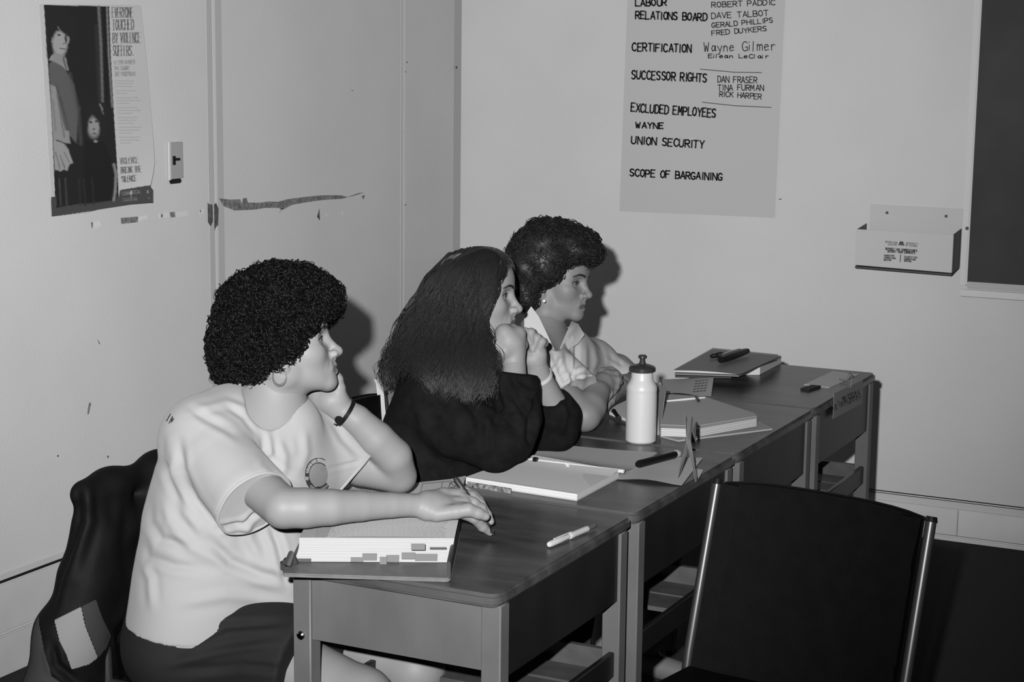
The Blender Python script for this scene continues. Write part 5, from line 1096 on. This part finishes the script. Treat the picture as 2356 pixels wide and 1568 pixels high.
handR3 = pch([(1372, 900, 4.39, .028), (1388, 882, 4.42, .027), (1400, 872, 4.45, .027)], .012)+pch([(1392, 865, 4.44, .018), (1412, 862, 4.46, .016)], .01)
for x0, y0, x1_, y1_, x2_, y2_, dd in ((1386, 856, 1405, 852, 1424, 866, 0), (1398, 862, 1416, 862, 1425, 878, -.012), (1400, 872, 1420, 874, 1418, 892, -.02), (1402, 884, 1416, 888, 1410, 902, -.022)):
    handR3 += pch([(x0, y0, 4.44+dd, .013), (x1_, y1_, 4.45+dd, .0105), (x2_, y2_, 4.46+dd, .0092)], .004)
handR3 += pch([(1390, 885, 4.41, .014), (1400, 905, 4.41, .012), (1394, 918, 4.41, .009)], .006)
handL3 = pch([(1440, 888, 4.60, .026), (1422, 892, 4.55, .025), (1405, 905, 4.50, .024)], .012)
for x0, y0, x1_, y1_, x2_, y2_, dd in ((1412, 905, 1405, 922, 1388, 935, 0), (1405, 912, 1396, 930, 1378, 948, -.01), (1400, 918, 1390, 938, 1372, 960, -.015), (1396, 922, 1384, 944, 1368, 968, -.02)):
    handL3 += pch([(x0, y0, 4.48+dd, .0125), (x1_, y1_, 4.46+dd, .0105), (x2_, y2_, 4.445+dd, .0088)], .004)
w3, R3 = make_person('person', 'woman in white blouse with short dark hair and pearl earring, hands clasped, farthest back', (-2.05, 4.14, 0), c3, f3, u3, hs3, head_ops(open_=.0006), neck3, body3, [handR3, handL3], .21, .10, .02)
print('HEAD3', proj(c3), 'chin', proj(c3+(f3*.07-u3*.115)*hs3), 'eye', proj(c3+(f3*.08+u3*.006+np.cross(u3, f3)*(-.031))*hs3))
M_bl = mat('blouse_cotton', .5, .85, bump=.2, bscale=800, spec=.2)
bl = [ell((-2.06, 4.14, .60), (.145, .19, .13), k=.05), ell(at(1225, 960, 4.55), (.13, .17, .16), k=.06), ell(at(1250, 870, 4.52), (.125, .17, .14), k=.06), cone(at(1215, 820, 4.40), at(1360, 836, 4.66), .068, .060, .05), cone(at(1262, 805, 4.48), at(1300, 812, 4.54), .066, .060, .04)]
bl += pch([(1225, 820, 4.40, .068), (1280, 870, 4.36, .066), (1350, 925, 4.33, .062)], .03)+pch([(1362, 836, 4.66, .058), (1402, 858, 4.68, .052), (1465, 892, 4.70, .048)], .03)
bl += [('plane', (at(1352, 885, 4.345), at(1345, 955, 4.315)-at(1290, 860, 4.37), .11), 0, 'i'), ('plane', (at(1436, 856, 4.69), at(1475, 890, 4.70)-at(1410, 835, 4.68), .09), 0, 'i'), (None, .010, 0, 'shell'),
       cone(at(1272, 735, 4.30), at(1272, 735, 4.55), .050, .050, .004, 's'), cone(at(1276, 770, 4.28), at(1278, 770, 4.49), .029, .027, .004, 's'), cone(at(1281, 795, 4.26), at(1283, 795, 4.46), .014, .011, .004, 's')]
fl3 = [([(1300, 790), (1310, 850), (1330, 880)], -.006, 7), ([(1345, 780), (1345, 840), (1335, 900)], .005, 8), ([(1270, 860), (1285, 840), (1290, 820)], .006, 6), ([(1328, 770), (1324, 840), (1312, 900)], -.006, 5), ([(1290, 880), (1320, 860), (1380, 850)], -.004, 5), ([(1375, 790), (1385, 830), (1370, 870)], -.004, 6), ([(1255, 800), (1275, 850), (1300, 900)], .005, 7), ([(1400, 820), (1420, 830), (1435, 840)], -.003, 5)]
cloth('blouse', bl, M_bl, w3, .0038, fl3, (.002, 30), 2)
# open collar: two pointed wings
def wing(pts, back, nm='collar'):
    b = MB(); v = [at(*p) for p in pts]; b.slab(v, A_(back)); o = b.build(nm, mat('collar_cotton', .58, .85), w3, bevel=.001); return o
wing([(1222, 704, 4.40), (1240, 728, 4.385), (1262, 775, 4.375), (1284, 822, 4.365), (1268, 812, 4.36), (1240, 790, 4.355), (1206, 752, 4.37), (1206, 728, 4.39)], TOW*.003)
wing([(1315, 738, 4.50), (1330, 745, 4.49), (1345, 770, 4.46), (1330, 790, 4.42), (1305, 805, 4.39), (1284, 818, 4.37), (1290, 795, 4.39), (1303, 765, 4.43)], TOW*.003)
tr3 = [ell((-2.08, 4.14, .535), (.13, .19, .10), k=.05), cone((-2.08, 4.04, .535), (-1.66, 4.03, .475), .10, .07, .05), cone((-2.08, 4.24, .535), (-1.66, 4.26, .475), .10, .07, .05)]
for yk in (4.03, 4.26): tr3 += [cone((-1.66, yk, .475), (-1.70, yk, .12), .07, .055, .02)]
cloth('trousers', tr3, mat('light_cloth', .25, .85), w3, .006, (), (.003, 25), 2)
h3 = hs_ops([(1249, 586, 68, 0, .03), (1254, 556, 48, 0, .03), (1303, 557, 44, 0, .03), (1344, 566, 34, -.0, .03), (1211, 598, 44, 0, .04), (1214, 640, 38, 0, .04), (1362, 588, 20, .01, .04), (1212, 668, 15, -.0, .05), (1208, 680, 18, .0, .05), (1280, 592, 26, -.05, .02), (1250, 628, 18, -.055, .02), (1262, 626, 8, -.06, .01), (1325, 578, 22, -.03, .03), (1212, 698, 12, .0, .04)], 4.47)
h3.append(ell(c3+(f3*.10-u3*.005)*hs3, (.045, .045, .05), k=.01, mode='s'))
hb3, hV3, hQ3 = cloth('hair', h3, mat('hair_dark', .012, .5, spec=.4), w3, .004, (), (.004, 60), 1)
hN3 = vnorm(hV3, hQ3)
curls(hV3, hN3, 3800, 'hair_wave', mat('hair_wave_dark', .014, .5, spec=.35), hb3, rad=.014, th=.0016, turns=.34, lift=.001, seed=4, flat=True)
p = at(1252, 692, 4.375); b = MB(); b.lathe([(.001, -.004), (.0032, -.0028), (.0042, 0), (.0032, .0028), (.001, .004)], p, 16); b.build('pearl_earring', mat('pearl', .8, .15), w3, smooth=True)

# ------------------------------------------------------------------ dark jacket over the first chair
jk = thing('jacket', 'black jacket with pale and grey colour blocks draped over the nearest chair', 'jacket', (-2.3, 2.8, .35))
jo = [cone((-2.25, 2.672, .795), (-2.25, 3.11, .795), .024, .026, .02), cone((-2.248, 2.685, .77), (-2.26, 2.645, .50), .026, .052, .03), cone((-2.25, 2.75, .78), (-2.30, 2.72, .45), .035, .07, .05), cone((-2.25, 2.9, .78), (-2.31, 2.86, .42), .035, .08, .05), cone((-2.25, 3.06, .78), (-2.31, 3.05, .42), .035, .07, .05),
      cone((-2.27, 2.62, .52), (-2.30, 2.60, .30), .055, .07, .05), cone((-2.31, 2.72, .45), (-2.34, 2.68, .27), .07, .075, .05), cone((-2.25, 2.9, .755), (-2.25, 3.10, .75), .034, .034, .05), cone((-2.29, 2.64, .22), (-2.30, 3.0, .22), .07, .065, .05), cone((-2.25, 2.70, .70), (-2.25, 3.10, .70), .036, .036, .05), cone((-2.255, 2.685, .60), (-2.255, 3.10, .60), .045, .045, .05), cone((-2.265, 2.66, .50), (-2.265, 3.08, .50), .055, .055, .05), cone((-2.28, 2.65, .40), (-2.28, 3.08, .40), .065, .065, .05), cone((-2.29, 2.64, .30), (-2.30, 3.08, .30), .07, .065, .05)]
jflo = [([(180, 1110), (175, 1200), (130, 1330), (110, 1420)], -.008, 12), ([(200, 1120), (205, 1200), (165, 1330)], .007, 12), ([(300, 1130), (290, 1250), (300, 1380)], -.007, 14), ([(260, 1460), (300, 1420), (320, 1360)], -.008, 9), ([(250, 1500), (290, 1460), (315, 1420)], .007, 9), ([(120, 1480), (130, 1530), (180, 1568)], -.008, 9)]
jo_, jV, jQ = cloth('jacket_shell', jo, mat('jacket_nylon', .0045, .7, 30, .2, .3, 300, .2), jk, .005, jflo, (.004, 22), 2)
jmat = mat('jacket_print', .1, .8, attr='col', spec=.15)
def patch(poly, v):
    def f(c):
        c.a[:] = -1; ins = np.zeros(c.X.shape, bool); n = len(poly)
        for i in range(n):
            ax_, ay_ = poly[i]; bx_, by_ = poly[(i+1) % n]
            if ay_ != by_: ins ^= ((ay_ > c.Y) != (by_ > c.Y)) & (c.X < (bx_-ax_)*(c.Y-ay_)/(by_-ay_)+ax_)
        c.a[ins] = v
    xs = [q[0] for q in poly]; ys = [q[1] for q in poly]
    return decal_on(jV, jQ, f, min(xs)-2, max(xs)+2, min(ys)-2, max(ys)+2, 2.0, 'colour_block', jmat, jk, .002)
patch([(124, 1425), (187, 1394), (197, 1440), (226, 1512), (205, 1528), (165, 1540), (150, 1500), (135, 1470)], .26)['label'] = 'pale grey colour block'
patch([(187, 1394), (221, 1378), (236, 1420), (256, 1462), (246, 1490), (226, 1512), (197, 1440)], .045)['label'] = 'dark grey colour block'
patch([(103, 1332), (110, 1338), (88, 1380), (92, 1440), (103, 1500), (120, 1555), (150, 1575), (46, 1575), (52, 1500), (75, 1420), (90, 1360)], .06)['label'] = 'grey lining of the jacket'
